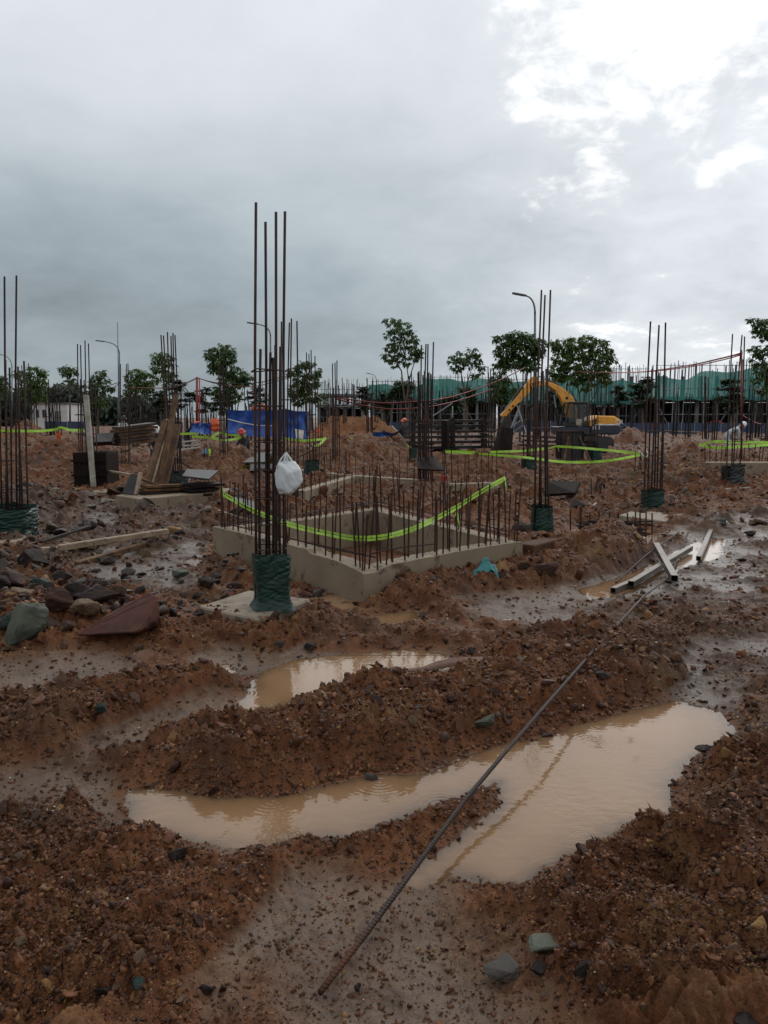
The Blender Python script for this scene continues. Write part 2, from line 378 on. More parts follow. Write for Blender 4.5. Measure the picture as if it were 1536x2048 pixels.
M['steel'] = mat('steel', (.17,.15,.13), (.10,.08,.062), .4, 7, .1, 30, metal=.55, c3=(.13,.085,.055))
M['steel_dark'] = mat('steel_dark', (.06,.055,.05), (.03,.026,.024), .4, 7, .1, 30, metal=.3)
M['galv'] = mat('galv', (.25,.26,.27), (.18,.19,.2), .45, 3, metal=.4)
M['lamp_grey'] = mat('lamp_grey', (.12,.13,.14), (.09,.1,.11), .5, 3)
M['yellow'] = mat('yellow', (.74,.33,.02), (.62,.26,.018), .4, 2.5, 0, c3=(.36,.15,.02), coat=.2)
M['navy'] = mat('navy', (.012,.016,.035), (.02,.022,.035), .35, 4, c3=(.045,.03,.02))
M['black'] = mat('black', (.010,.010,.011), (.02,.018,.017), .5, 4)
M['rubber'] = mat('rubber', (.018,.015,.013), (.045,.028,.02), .6, 6, .5, 20)
M['glass'] = mat('glass', (.02,.025,.028), (.03,.035,.04), .06, 2, spec=.3)
M['white'] = mat('white', (.75,.76,.77), (.62,.62,.62), .5, 3)
M['offwhite'] = mat('offwhite', (.52,.52,.5), (.40,.39,.37), .7, .6)
M['bluetarp'] = mat('bluetarp', (.020,.085,.36), (.014,.06,.26), .42, 1.4, .4, 5, c3=(.03,.11,.42), dist=.04)
M['bluefence'] = mat('bluefence', (.02,.045,.10), (.015,.03,.07), .5, 1.2, .1, 6)
M['net'] = None
M['orange'] = mat('orange', (.65,.10,.015), (.45,.07,.015), .5, 5)
M['red'] = mat('red', (.50,.035,.025), (.35,.02,.018), .55, 5)
M['redpipe'] = mat('redpipe', (.20,.018,.016), (.11,.014,.012), .45, 5)
M['teal'] = mat('teal', (.035,.21,.21), (.02,.13,.14), .45, 12, .3, 20, dist=.01)
M['strap'] = mat('strap', (.13,.05,.022), (.085,.032,.016), .5, 12, .3, 40)
M['ochre'] = mat('ochre', (.28,.15,.05), (.17,.085,.035), .8, 9, .5, 30)
M['white_pole'] = mat('white_pole', (.36,.34,.29), (.22,.19,.15), .6, 6)
M['leaf'] = None; M['bark'] = mat('bark', (.11,.085,.065), (.06,.045,.035), .85, 8, .5, 20)
M['skin'] = mat('skin', (.30,.16,.10), None, .55, 8)
M['denim'] = mat('denim', (.018,.022,.035), (.03,.035,.05), .85, 12)
M['darkcloth'] = mat('darkcloth', (.014,.014,.016), (.025,.024,.026), .85, 12)
M['whitecloth'] = mat('whitecloth', (.42,.45,.46), (.32,.34,.35), .8, 12)
M['blueish'] = mat('blueish', (.10,.22,.32), (.07,.15,.22), .5, 3)
def rebar_mat(name, c1, c2, c3):
    m = bpy.data.materials.new(name); m.use_nodes = True; q = NT(m.node_tree)
    tc_ = q.n('ShaderNodeTexCoord').outputs['Object']; b = q.n('ShaderNodeBsdfPrincipled'); o = q.n('ShaderNodeOutputMaterial')
    k = q.ss(q.noise(tc_, 7, 4, .6), .4, .62); c = q.mix(k, c1, c2)
    c = q.mix(q.ss(q.noise(tc_, 2.2, 3, .5), .52, .7), c, c3)
    q.l(c, b.inputs['Base Color']); b.inputs['Roughness'].default_value = .55; b.inputs['Metallic'].default_value = 0; b.inputs['Specular IOR Level'].default_value = .25
    wv = q.n('ShaderNodeTexWave', bands_direction='DIAGONAL'); wv.inputs['Scale'].default_value = 60; wv.inputs['Distortion'].default_value = 0
    sp = q.v('MULTIPLY', tc_, (.5, .5, 1.0)); q.l(sp, wv.inputs['Vector'])
    bp = q.n('ShaderNodeBump'); bp.inputs['Strength'].default_value = .55; bp.inputs['Distance'].default_value = .002
    q.l(wv.outputs['Fac'], bp.inputs['Height']); q.l(bp.outputs[0], b.inputs['Normal']); q.l(b.outputs[0], o.inputs[0]); return m
M['rebar'] = rebar_mat('rebar', (.016,.010,.008), (.030,.014,.010), (.085,.032,.015))
M['rebar_rust'] = rebar_mat('rebar_rust', (.024,.011,.008), (.042,.017,.011), (.075,.028,.014))
M['rebar_far'] = mat('rebar_far', (.020,.016,.016), (.034,.022,.020), .7, 3, spec=.15)
def tape_mat():
    m = mat('tape', (.56,.84,.12), (.48,.76,.09), .4, 5, .4, 14, c3=(.40,.50,.18), trans=.3, dist=.01); return m
M['tape'] = tape_mat()
def leaf_mat(name, a, b_):
    return mat(name, a, b_, .42, .9, 0, lo=.3, hi=.7, trans=.28, spec=.4)
M['leaf'] = leaf_mat('leaf', (.042,.082,.022), (.075,.13,.034))
M['leaf_light'] = leaf_mat('leaf_light', (.055,.105,.022), (.10,.165,.036))
M['leaf_dark'] = leaf_mat('leaf_dark', (.022,.046,.018), (.036,.066,.025))
M['leaf_far'] = leaf_mat('leaf_far', (.030,.045,.030), (.045,.062,.038))
# ------------------------------------------------------------------ ground: one sheet out to the horizon
def ground_mat():
    m = bpy.data.materials.new('mud'); m.use_nodes = True; q = NT(m.node_tree)
    tc_ = q.n('ShaderNodeTexCoord').outputs['Object']
    at = q.n('ShaderNodeAttribute', attribute_name='zone', attribute_type='GEOMETRY')
    sp = q.n('ShaderNodeSeparateColor'); q.l(at.outputs['Color'], sp.inputs[0]); rg, oc, gy_ = sp.outputs
    nb = q.noise(tc_, .9, 5, .6); nm_ = q.noise(tc_, 5, 6, .65); nf = q.noise(tc_, 34, 5, .7); ns = q.noise(tc_, 120, 3, .6)
    smooth = q.mix(q.ss(nb, .38, .62), (.125,.072,.040), (.095,.060,.039))
    smooth = q.mix(q.ss(nm_, .46, .66), smooth, (.070,.039,.024))
    rough = q.mix(q.ss(nm_, .36, .62), (.086,.031,.013), (.150,.059,.024))
    rough = q.mix(q.ss(nb, .50, .66), rough, (.078,.044,.027)); rough = q.mix(q.ss(q.noise(tc_, 1.7, 4, .6), .56, .70), rough, (.165,.085,.036))
    rough = q.mix(q.m('MULTIPLY', q.ss(nf, .52, .7), .6), rough, (.036,.017,.011))
    rough = q.mix(q.m('MULTIPLY', q.ss(q.noise(tc_, 2.6, 4, .6), .62, .72), .6), rough, (.17,.085,.03))
    c = q.mix(q.ss(q.m('ADD', rg, q.m('MULTIPLY', q.m('SUBTRACT', nm_, .5), .5)), .15, .62), smooth, rough)
    och = q.mix(q.ss(nm_, .4, .65), (.19,.082,.031), (.12,.048,.021))
    c = q.mix(q.m('MULTIPLY', gy_, .75), c, q.mix(q.ss(nm_, .4, .65), (.056,.038,.029), (.092,.060,.042)))
    c = q.mix(oc, c, och)
    c = q.mix(q.m('MULTIPLY', q.ss(ns, .66, .72), .6), c, (.26,.21,.16))
    c = q.mix(q.m('MULTIPLY', q.ss(q.noise(tc_, 60, 3, .6), .60, .70), .5), c, (.040,.024,.018))
    b = q.n('ShaderNodeBsdfPrincipled'); o = q.n('ShaderNodeOutputMaterial'); q.l(c, b.inputs['Base Color'])
    rr = q.m('ADD', .38, q.m('MULTIPLY', q.ss(rg, .08, .5), .20)); rr = q.m('SUBTRACT', rr, q.m('MULTIPLY', gy_, .08)); q.l(q.m('SUBTRACT', .27, q.m('MULTIPLY', q.ss(rg, .1, .5), .15)), b.inputs['Specular IOR Level']); rr = q.m('ADD', rr, q.m('MULTIPLY', q.m('SUBTRACT', nf, .5), .35)); rr = q.m('ADD', rr, q.m('MULTIPLY', oc, .3), clamp=True)
    q.l(rr, b.inputs['Roughness'])
    hgt = q.m('ADD', q.m('MULTIPLY', nf, 1.0), q.m('MULTIPLY', ns, .5))
    bp = q.n('ShaderNodeBump'); bp.inputs['Distance'].default_value = .02
    q.l(q.m('ADD', .30, q.m('MULTIPLY', rg, .4)), bp.inputs['Strength']); q.l(hgt, bp.inputs['Height']); q.l(bp.outputs[0], b.inputs['Normal'])
    q.l(b.outputs[0], o.inputs[0]); return m
M['mud'] = ground_mat()
def mesh_np(name, V, F, mat_, attr=None, smooth=True):
    me = bpy.data.meshes.new(name); nv, nf = len(V), len(F); k = F.shape[1]
    me.vertices.add(nv); me.vertices.foreach_set('co', np.ascontiguousarray(V, np.float32).ravel())
    me.loops.add(nf * k); me.loops.foreach_set('vertex_index', np.ascontiguousarray(F, np.int32).ravel())
    me.polygons.add(nf); me.polygons.foreach_set('loop_start', np.arange(0, nf * k, k, dtype=np.int32))
    try: me.polygons.foreach_set('loop_total', np.full(nf, k, np.int32))
    except Exception: pass
    me.update(calc_edges=True); me.validate()
    if smooth: me.polygons.foreach_set('use_smooth', np.ones(nf, bool))
    if attr is not None:
        a = me.color_attributes.new('zone', 'FLOAT_COLOR', 'POINT'); a.data.foreach_set('color', np.ascontiguousarray(attr, np.float32).ravel())
    me.materials.append(mat_); return link(name, me)
rs = [.25]
while rs[-1] < 3000:
    r_ = rs[-1]
    rs.append(r_ + (.02 if r_ < 1.3 else r_ * .0028 if r_ < 32 else r_ * .009 if r_ < 130 else r_ * .06))
rs = np.array(rs)
th = np.concatenate([np.arange(-130, -37, 1.5), np.arange(-37, 37, .095), np.arange(37, 131, 1.5)]) * math.pi / 180
TH, RS = np.meshgrid(th, rs); gx = RS * np.sin(TH); gy = RS * np.cos(TH) - .1
gz, grg, goc, ggr = terrain(gx, gy, 3)
nr, nt_ = gx.shape
idx = np.arange(nr * nt_).reshape(nr, nt_)
F = np.stack([idx[:-1, :-1].ravel(), idx[:-1, 1:].ravel(), idx[1:, 1:].ravel(), idx[1:, :-1].ravel()], 1)
zone = np.stack([grg.ravel(), goc.ravel(), ggr.ravel(), np.ones(gx.size)], 1)
ground = mesh_np('ground', np.stack([gx.ravel(), gy.ravel(), gz.ravel()], 1), F[:, ::-1], M['mud'], zone)
tag(ground, kind='structure')

# ------------------------------------------------------------------ puddles: muddy rain water lying in the hollows
def water_mat():
    m = bpy.data.materials.new('muddy_water'); m.use_nodes = True; q = NT(m.node_tree)
    tc_ = q.n('ShaderNodeTexCoord').outputs['Object']
    at = q.n('ShaderNodeAttribute', attribute_name='zone', attribute_type='GEOMETRY')
    sp = q.n('ShaderNodeSeparateColor'); q.l(at.outputs['Color'], sp.inputs[0]); dep = sp.outputs[0]
    c = q.mix(q.ss(q.noise(tc_, 1.3, 3), .35, .65), (.30,.175,.094), (.245,.138,.068))
    df = q.n('ShaderNodeBsdfDiffuse'); q.l(c, df.inputs[0])
    tp = q.n('ShaderNodeBsdfTransparent'); tp.inputs[0].default_value = (.86,.78,.68,1)
    al = q.m('SUBTRACT', 1.0, q.m('EXPONENT', q.m('MULTIPLY', dep, -60.0)))
    m1 = q.n('ShaderNodeMixShader'); q.l(al, m1.inputs[0]); q.l(tp.outputs[0], m1.inputs[1]); q.l(df.outputs[0], m1.inputs[2])
    gl = q.n('ShaderNodeBsdfGlossy'); gl.inputs['Roughness'].default_value = .05; gl.inputs[0].default_value = (1,1,1,1)
    # rain rings and wind ripple
    vo = q.n('ShaderNodeTexVoronoi', voronoi_dimensions='2D'); vo.inputs['Scale'].default_value = 2.6; q.l(tc_, vo.inputs['Vector'])
    d = vo.outputs['Distance']; ring = q.m('MULTIPLY', q.m('SINE', q.m('MULTIPLY', d, 95)), q.m('EXPONENT', q.m('MULTIPLY', d, -7.5)))
    pk = q.n('ShaderNodeSeparateColor'); q.l(vo.outputs['Color'], pk.inputs[0])
    ring = q.m('MULTIPLY', ring, q.m('GREATER_THAN', pk.outputs[0], .55))
    vo2 = q.n('ShaderNodeTexVoronoi', voronoi_dimensions='2D'); vo2.inputs['Scale'].default_value = 4.7; q.l(q.v('ADD', tc_, (3.3, 1.7, 0)), vo2.inputs['Vector'])
    d2 = vo2.outputs['Distance']; ring2 = q.m('MULTIPLY', q.m('SINE', q.m('MULTIPLY', d2, 80)), q.m('EXPONENT', q.m('MULTIPLY', d2, -9.0)))
    pk2 = q.n('ShaderNodeSeparateColor'); q.l(vo2.outputs['Color'], pk2.inputs[0]); ring2 = q.m('MULTIPLY', ring2, q.m('GREATER_THAN', pk2.outputs[1], .6))
    hh = q.m('ADD', q.m('ADD', q.m('MULTIPLY', ring, .8), q.m('MULTIPLY', ring2, .5)), q.m('MULTIPLY', q.noise(q.v('MULTIPLY', tc_, (1, 1.5, 1)), 18, 2, .5), .9))
    bp = q.n('ShaderNodeBump'); bp.inputs['Strength'].default_value = .13; bp.inputs['Distance'].default_value = .01; q.l(hh, bp.inputs['Height'])
    fr = q.n('ShaderNodeFresnel'); fr.inputs[0].default_value = 1.27; q.l(bp.outputs[0], fr.inputs['Normal']); q.l(bp.outputs[0], gl.inputs['Normal'])
    m2 = q.n('ShaderNodeMixShader'); q.l(fr.outputs[0], m2.inputs[0]); q.l(m1.outputs[0], m2.inputs[1]); q.l(gl.outputs[0], m2.inputs[2])
    o = q.n('ShaderNodeOutputMaterial'); q.l(m2.outputs[0], o.inputs[0]); return m
M['water'] = water_mat()
def water_sheet(x0, x1, y0, y1, st, level=0.0):
    X, Y = np.meshgrid(np.arange(x0, x1, st), np.arange(y0, y1, st)); h = terrain(X, Y); dep = level - h
    id_ = np.arange(X.size).reshape(X.shape); ok = (dep > -.012) & (poly_sdf(X.ravel(), Y.ravel(), PITQ, .5).reshape(X.shape) > .02)
    k = ok[:-1, :-1] | ok[1:, :-1] | ok[:-1, 1:] | ok[1:, 1:]
    F_ = np.stack([id_[:-1, :-1][k], id_[:-1, 1:][k], id_[1:, 1:][k], id_[1:, :-1][k]], 1)
    if not len(F_): return
    used = np.unique(F_); rm = np.full(X.size, -1); rm[used] = np.arange(len(used))
    V = np.stack([X.ravel(), Y.ravel(), np.full(X.size, level)], 1)[used]
    a = np.stack([np.maximum(dep.ravel()[used], 0), np.zeros(len(used)), np.zeros(len(used)), np.ones(len(used))], 1)
    tag(mesh_np('puddle', V, rm[F_], M['water'], a), kind='structure')
water_sheet(-2.4, 3.4, 1.7, 4.9, .012)
water_sheet(-5.5, 9.0, 4.9, 10.6, .022)

# ------------------------------------------------------------------ loose crumbs, clods and gravel on the mud
def crumb_mat():
    m = bpy.data.materials.new('crumb'); m.use_nodes = True; q = NT(m.node_tree)
    at = q.n('ShaderNodeAttribute', attribute_name='zone', attribute_type='GEOMETRY'); tc_ = q.n('ShaderNodeTexCoord').outputs['Object']
    c = q.mix(q.ss(q.noise(tc_, 60, 3), .35, .7), at.outputs['Color'], q.mix(.5, at.outputs['Color'], (.03,.016,.01)))
    b = q.n('ShaderNodeBsdfPrincipled'); q.l(c, b.inputs['Base Color']); b.inputs['Roughness'].default_value = .5; b.inputs['Specular IOR Level'].default_value = .2
    bp = q.n('ShaderNodeBump'); bp.inputs['Strength'].default_value = .5; bp.inputs['Distance'].default_value = .004; q.l(q.noise(tc_, 110, 3), bp.inputs['Height']); q.l(bp.outputs[0], b.inputs['Normal'])
    o = q.n('ShaderNodeOutputMaterial'); q.l(b.outputs[0], o.inputs[0]); return m
M['crumb'] = crumb_mat()
def ico(sub):
    bm = bmesh.new(); bmesh.ops.create_icosphere(bm, subdivisions=sub, radius=1)
    V = np.array([v.co[:] for v in bm.verts]); F_ = np.array([[v.index for v in f.verts] for f in bm.faces]); bm.free(); return V, F_
BASE = []
V0, F0 = ico(1); V1, F1 = ico(3)
def lumps(V, amp):
    out = V.copy()
    for k in range(9):
        d = rng.normal(size=3); d /= np.linalg.norm(d); c = np.clip(V @ d, -1, 1)
        out *= (1 + amp * rng.uniform(-1, 1) * np.maximum(c, 0) ** 2)[:, None]
    for k in range(5):   # flat faces
        d = rng.normal(size=3); d /= np.linalg.norm(d); lim = rng.uniform(.3, .7); c = out @ d
        out -= np.outer(np.maximum(c - lim, 0), d)
    if len(V) > 50:   # crumbly skin on the larger clods
        out *= (1 + .16 * fbm(V[:, 0] * 3 + V[:, 2] * 2 + amp, V[:, 1] * 3 - V[:, 2] * 2.3 + rng.uniform(0, 50), 3, 8, .7) + rng.normal(0, .035, len(V)))[:, None]
    return out * rng.uniform(.7, 1.25, 3)
def scatter(name, n, pick, size, palette, sub, sink=.35, flat=1.0, label=''):
    V_, F_ = (V0, F0) if sub == 1 else (V1, F1)
    bases = [lumps(V_, .8) for _ in range(14)]
    P = pick(n); n = len(P)
    if not n: return
    s = size(P); c = palette(P)
    ang = rng.uniform(0, 2 * np.pi, n); tl = rng.normal(0, .5, n)
    nv = len(V_); out = np.zeros((n, nv, 3)); which = rng.integers(0, 14, n)
    for k in range(14):
        ids = np.where(which == k)[0]; B = bases[k]
        ca, sa = np.cos(ang[ids])[:, None], np.sin(ang[ids])[:, None]; ct, st = np.cos(tl[ids])[:, None], np.sin(tl[ids])[:, None]
        x, y, z = B[:, 0][None], B[:, 1][None], B[:, 2][None] * flat
        y2, z2 = y * ct - z * st, y * st + z * ct
        out[ids] = np.stack([(x * ca - y2 * sa), (x * sa + y2 * ca), z2], 2) * s[ids][:, None, None]
    out += np.stack([P[:, 0], P[:, 1], P[:, 2] + s * sink], 1)[:, None, :]
    F2 = (F_[None] + (np.arange(n) * nv)[:, None, None]).reshape(-1, 3)
    colr = np.repeat(np.concatenate([c, np.ones((n, 1))], 1), nv, 0)
    o = mesh_np(name, out.reshape(-1, 3), F2, M['crumb'], colr, smooth=False); tag(o, label, 'loose soil', kind='stuff'); return o
def picker(y0, y1, power=1.0, thr=.45, floor=.0, x0=-250, x1=1786):
    def f(n):
        px = rng.uniform(x0, x1, n); py = y0 + (y1 - y0) * rng.uniform(0, 1, n) ** power
        a = (px - 768) / FPX; b = -(py - 1024) / FPX; ry = math.cos(PITCH) + b * math.sin(PITCH); rz = -math.sin(PITCH) + b * math.cos(PITCH)
        k = -CAM_H / rz; x = a * k; y = ry * k
        h, rg, _ = terrain(x, y, True)
        keep = (rng.uniform(0, 1, n) < np.maximum(floor, np.clip((rg - thr * .3) / (1 - thr * .3), 0, 1) ** 1.2)) & (h > -.004)
        return np.stack([x, y, h], 1)[keep]
    return f
def pal(*cs):
    A = np.array([c[:3] for c in cs]); w = np.array([c[3] for c in cs], float); w /= w.sum()
    def f(P):
        k = rng.choice(len(A), len(P), p=w); return np.clip(A[k] * rng.uniform(.7, 1.3, (len(P), 1)), 0, 1)
    return f
def sz(lo, hi, p=2.2):
    def f(P):
        d = np.hypot(P[:, 0], P[:, 1]); q = rng.uniform(0, 1, len(P)) ** p
        return (lo + (hi - lo) * q) * PX(1) * np.maximum(d, 1.0)
    return f
soil = pal((.090,.033,.014,5),(.155,.062,.026,4),(.045,.018,.010,4),(.085,.05,.032,1.2),(.21,.105,.036,1.2))
scatter('mud_crumbs', 150000, picker(960, 2100, .8, .45, .20), sz(1.0, 6.5, 2.4), soil, 1, .0, label='reddish brown crumbs of wet soil lying over the churned mud')
scatter('soil_clods', 6500, picker(960, 2100, .8, .7), sz(4, 14, 2.4), soil, 2, -.15, label='larger wet clods of soil on the mud ridges')
scatter('gravel', 9000, picker(880, 2100, .9, .2, .35), sz(.7, 2.8, 3), pal((.36,.28,.20,3),(.16,.12,.09,2),(.30,.15,.045,1.5),(.07,.06,.055,2),(.62,.57,.50,2.2)), 1, .4, label='pale and grey gravel scattered through the mud')  # whitest tint is pale stone and also sparkle of wet mud put into colour
scatter('broken_stones', 1500, picker(985, 1270, 1.0, .2, .5, -200, 520), sz(3, 15, 2.8), pal((.02,.014,.012,4),(.05,.035,.027,3),(.10,.075,.055,1.5),(.06,.025,.015,2)), 2, .1, .7, label='dark broken stones strewn over the muddy ground left of the pit')
scatter('rubble', 26000, picker(868, 1040, 1.0, .2), sz(.8, 4.2, 2.2), pal((.075,.03,.015,5),(.12,.055,.026,3),(.20,.14,.10,.35),(.03,.016,.011,5)), 1, .2, .6, label='broken bits of soil, wood and stone over the far part of the site')
# ------------------------------------------------------------------ starter-bar columns
def bar_part(parent, p, q, r, m, n=6, bow=.006):
    p = Vector(p); q = Vector(q); L = (q - p).length
    b1 = Vector((random.uniform(-1, 1), random.uniform(-1, 1), 0)) * bow * L
    pts = [p, p.lerp(q, .33) + b1 * .8, p.lerp(q, .66) + b1, q]
    return MB().tube(pts, r, n).build('rebar', m, parent, smooth=n > 5)
def stirrup(parent, pts, z, r, m):
    c = sum((Vector((p[0], p[1], 0)) for p in pts), Vector()) / len(pts)
    P = sorted([Vector((p[0], p[1], 0)) for p in pts], key=lambda v: math.atan2(v.y - c.y, v.x - c.x))
    P = [Vector((c.x + (v.x - c.x) * 1.06, c.y + (v.y - c.y) * 1.06, z + random.uniform(-.01, .01))) for v in P]
    mb = MB()
    for a, b in zip(P, P[1:] + P[:1]): mb.tube([a, b], r, 5)
    return mb.build('stirrup', m, parent)
def sleeve(parent, c, w, z0, z1, m, flare=.25, name='plastic_wrap', rot=0.0, seed=0, tie=True):
    nu, nv = 80, 120; V = []
    k = np.arange(nv) / nv * 2 * np.pi; so = seed * 3.7
    def per(fn):   # closes the pattern round the column
        w_ = k / (2 * np.pi); return fn(k) * (1 - w_) + fn(k - 2 * np.pi) * w_
    for i in range(nu):
        f = i / (nu - 1); z = z0 + (z1 - z0) * f
        wz = w * (1 + flare * max(0, 1 - f / .22) ** 1.6 + .03 * math.sin(f * 5 + seed))
        e = 5.0
        rad = (np.abs(np.cos(k)) ** e + np.abs(np.sin(k)) ** e) ** (-1 / e)
        F_ = np.full(nv, f)
        fold = per(lambda q: 1 - 2.6 * np.abs(fbm(q * .55 + F_ * 2.2 + so, F_ * 9 - q * 1.7 + so, 3, 11 + seed)))
        fold2 = per(lambda q: 1 - 2.4 * np.abs(fbm(q * .9 - F_ * 3 + so, F_ * 21 + q * 2.6, 2, 5 + seed)))
        big = per(lambda q: vn(q * .9 + so, F_ * 3 + so, 6))
        rr = wz / 2 * rad * (1 + .045 * fold + .028 * fold2 + .035 * big)
        zz = z + (.05 * (z1 - z0) * np.sin(k + seed + .6) + .03 * (z1 - z0) * per(lambda q: vn(q * 2 + so, q * 0, 9))) * (1 if f > .9 else f)
        for j in range(nv):
            x, y = rr[j] * math.cos(k[j]), rr[j] * math.sin(k[j])
            V.append((c[0] + x * math.cos(rot) - y * math.sin(rot), c[1] + x * math.sin(rot) + y * math.cos(rot), zz[j]))
    return grid_mesh(name, V, nu, nv, m, parent, wrap=True)
def column(label, Y, yb, bars, group='starter bar columns', rad=.011, m='rebar', wrap=None, footing=None, stir=(.5, .9), dep=.12, rot=.3, name='rebar_column', z0=None):
    """bars: (x at foot, x at top, y at top[, depth offset in units of dep])"""
    xs = [b[0] for b in bars]; cxp = (min(xs) + max(xs)) / 2
    base = D(cxp, yb, Y); z0 = base.z if z0 is None else z0
    root = thing(name, (base.x, Y, z0 if footing is None else footing[2]), label, 'rebar column', group)
    tops = []
    for i, b in enumerate(bars):
        off = (b[3] if len(b) > 3 else (-1, 1, -.3, .6, .1, -.8, .9, -.5, .3)[i % 9]) * dep
        foot = D(b[0], yb, Y + off); top = D(b[1], b[2], Y + off)
        foot = Vector((foot.x, foot.y, z0))
        bar_part(root, foot, top, rad * (1.0 if Y < 12 else 1.15 if Y < 20 else 1.35), M[m] if i % 3 else M['rebar_rust' if m == 'rebar' else m], 7 if Y < 12 else 5)
        tops.append((foot.x, foot.y))
    hull = tops
    ex = max(max(abs(p[0] - base.x), abs(p[1] - Y)) for p in tops)
    for s_ in stir:
        q = [(base.x + ex * math.cos(rot + a) * 1.25, Y + ex * math.sin(rot + a) * 1.25) for a in (.785, 2.356, 3.927, 5.498)]
        stirrup(root, q, z0 + s_, .005 if Y < 12 else .007, M['rebar_rust'])
    if wrap: # (x centre, y top, y bottom, width px, material, flare)
        c = D(wrap[0], wrap[2], Y); zt = D(wrap[0], wrap[1], Y).z
        sleeve(root, (c.x, Y), wrap[3] * PX(Y) * 1.03, c.z, zt, M[wrap[4]], wrap[5], rot=rot, seed=len(label) % 7)
    if footing:  # (outline in plan, z top, z bottom)
        fb = MB().slab(footing[0], footing[2], footing[1]).build('footing', M[footing[3]], root, bevel=.012)
    return root
def sq(c, a, b, rot):
    return [(c[0] + x * math.cos(rot) - y * math.sin(rot), c[1] + x * math.sin(rot) + y * math.cos(rot)) for x, y in ((-a/2,-b/2),(a/2,-b/2),(a/2,b/2),(-a/2,b/2))]
ROT = R(43)
# tall column in front of the pit
M['concrete_pad'] = mat('concrete_pad', (.235,.185,.132), (.165,.125,.085), .75, 5, .5, 35, c3=(.11,.058,.03), dist=.006)
fc = G(545, 1212, .18)
fp = [tuple(G(395, 1213, .18)[:2]), tuple(G(512, 1238, .18)[:2]), tuple(G(622, 1198, .18)[:2]), tuple(G(498, 1180, .18)[:2])]
fp[1] = (fp[1][0], fp[1][1])
col1 = column('tallest rebar column, dark green wrap, on a square concrete footing in front of the pit', fc.y, 1212,
    [(513,512,405,-.6),(533,531,444,1),(552,552,424,-1),(573,570,423,.5),(521,521,698,.2),(540,541,705,.9),(553,551,690,.6),(561,561,693,-.2),(546,546,715,.9),(568,567,720,0)],
    rad=.0098, wrap=(544, 1108, 1216, 66, 'wrap', .28), footing=(fp, .18, -.1, 'concrete_pad'), stir=(.38, .44, .62, .80, 1.0, 1.2, 1.45, 1.7), dep=.085, rot=.33, z0=.18)
colL = column('rebar column with the widest green plastic wrap, behind the dark rock pile', 9.75, 1078,
    [(5,-8,560,-.5),(18,9,553,-1),(35,33,551,.4),(12,11,720,.8),(24,19,735,1),(40,36,733,.2),(57,48,722,-.6),(47,30,740,.8)], rad=.012,
    wrap=(22, 1012, 1080, 88, 'wrap', .08), footing=([tuple(G(-60,1120,.1)[:2]), tuple(G(110,1104,.1)[:2]), tuple(G(140,1084,.1)[:2]), tuple(G(20,1066,.1)[:2]), tuple(G(-110,1075,.1)[:2])], .1, -.1, 'concrete'), stir=(.62, 1.0, 1.5), rot=.1)
colR = column('rebar column with a crumpled green plastic wrap beside the stained pit corner', 9.9, 1072,
    [(1068,1083,580,-.6),(1078,1090,590,.6),(1090,1101,580,-.2),(1070,1072,740,.8),(1083,1083,745,1),(1098,1092,738,-.8),(1092,1086,742,.2)], rad=.0115,
    wrap=(1083, 1012, 1078, 36, 'wrap', .2), footing=([tuple(G(1035,1090,.05)[:2]), tuple(G(1142,1086,.05)[:2]), tuple(G(1150,1070,.05)[:2]), tuple(G(1060,1066,.05)[:2])], .07, -.15, 'concrete_pale'), stir=(.5, .9, 1.4))
colR2 = column('rebar column with a neat green plastic wrap by the bundle of rusty rods', 12.3, 1024,
    [(1288,1301,643,-1),(1301,1318,650,.5),(1318,1331,645,-.2),(1294,1304,738,.8),(1308,1312,742,1),(1323,1327,750,-.6),(1313,1318,745,.2)], rad=.012,
    wrap=(1304, 980, 1027, 36, 'wrap', .03), footing=([tuple(G(1238,1030,.1)[:2]), tuple(G(1330,1042,.1)[:2]), tuple(G(1372,1026,.1)[:2]), tuple(G(1280,1016,.1)[:2])], .1, -.15, 'concrete_pale'), stir=(.5, .8, 1.3))
colR3 = column('rebar column in a blackish torn wrap, next to the far long concrete beam', 16.2, 978,
    [(1452,1465,668,-1),(1465,1484,670,.5),(1478,1489,673,0),(1462,1470,745,.8)], rad=.0125,
    wrap=(1464, 930, 979, 34, 'wrap_dark', .55), footing=(sq((D(1455,980,16.2).x, 16.2), 1.1, .9, .1), .06, -.15, 'concrete_pale'), stir=(.5, 1.0))
colF = column('rebar column boxed in a square black plywood form with a pale pole against it', 16.3, 972,
    [(160,155,688,-.6),(166,161,690,.6),(178,170,681,-.2),(185,177,687,.3),(163,161,758,.9),(174,168,760,.8),(190,181,758,.2),(196,190,765,-.5)], rad=.011,
    footing=([tuple(G(123,984,.12)[:2]), tuple(G(215,984,.12)[:2]), tuple(G(242,974,.12)[:2]), tuple(G(165,968,.12)[:2])], .12, -.1, 'concrete'), stir=(1.1, 1.5))
colW = column('rebar column with bars bending apart, right behind the leaning planks', 15.0, 968,
    [(335,322,670,-.6),(341,327,671,.6),(346,335,664,-.2),(352,342,672,.2),(358,346,666,.9),(365,350,670,.4),(338,333,770,1),(348,338,776,.8),(361,352,780,-.5)], rad=.0115,
    wrap=(352, 944, 970, 46, 'wrap_dark', .3), stir=(.5, .8, 1.2, 1.6))
column('thin rebar column between the pit and the low planks, bare at its foot', 22.0, 937, [(243,241,728),(250,253,728),(257,256,727),(246,246,780),(260,259,785)], rad=.010, stir=(.5,.9,1.4))
column('bare rebar column right of the grey sheet, beside the cast concrete strip', 20.8, 952, [(440,437,730),(445,441,724),(451,447,735),(456,452,740),(448,446,730)], rad=.011, stir=(.4,.7,1.0,1.5))
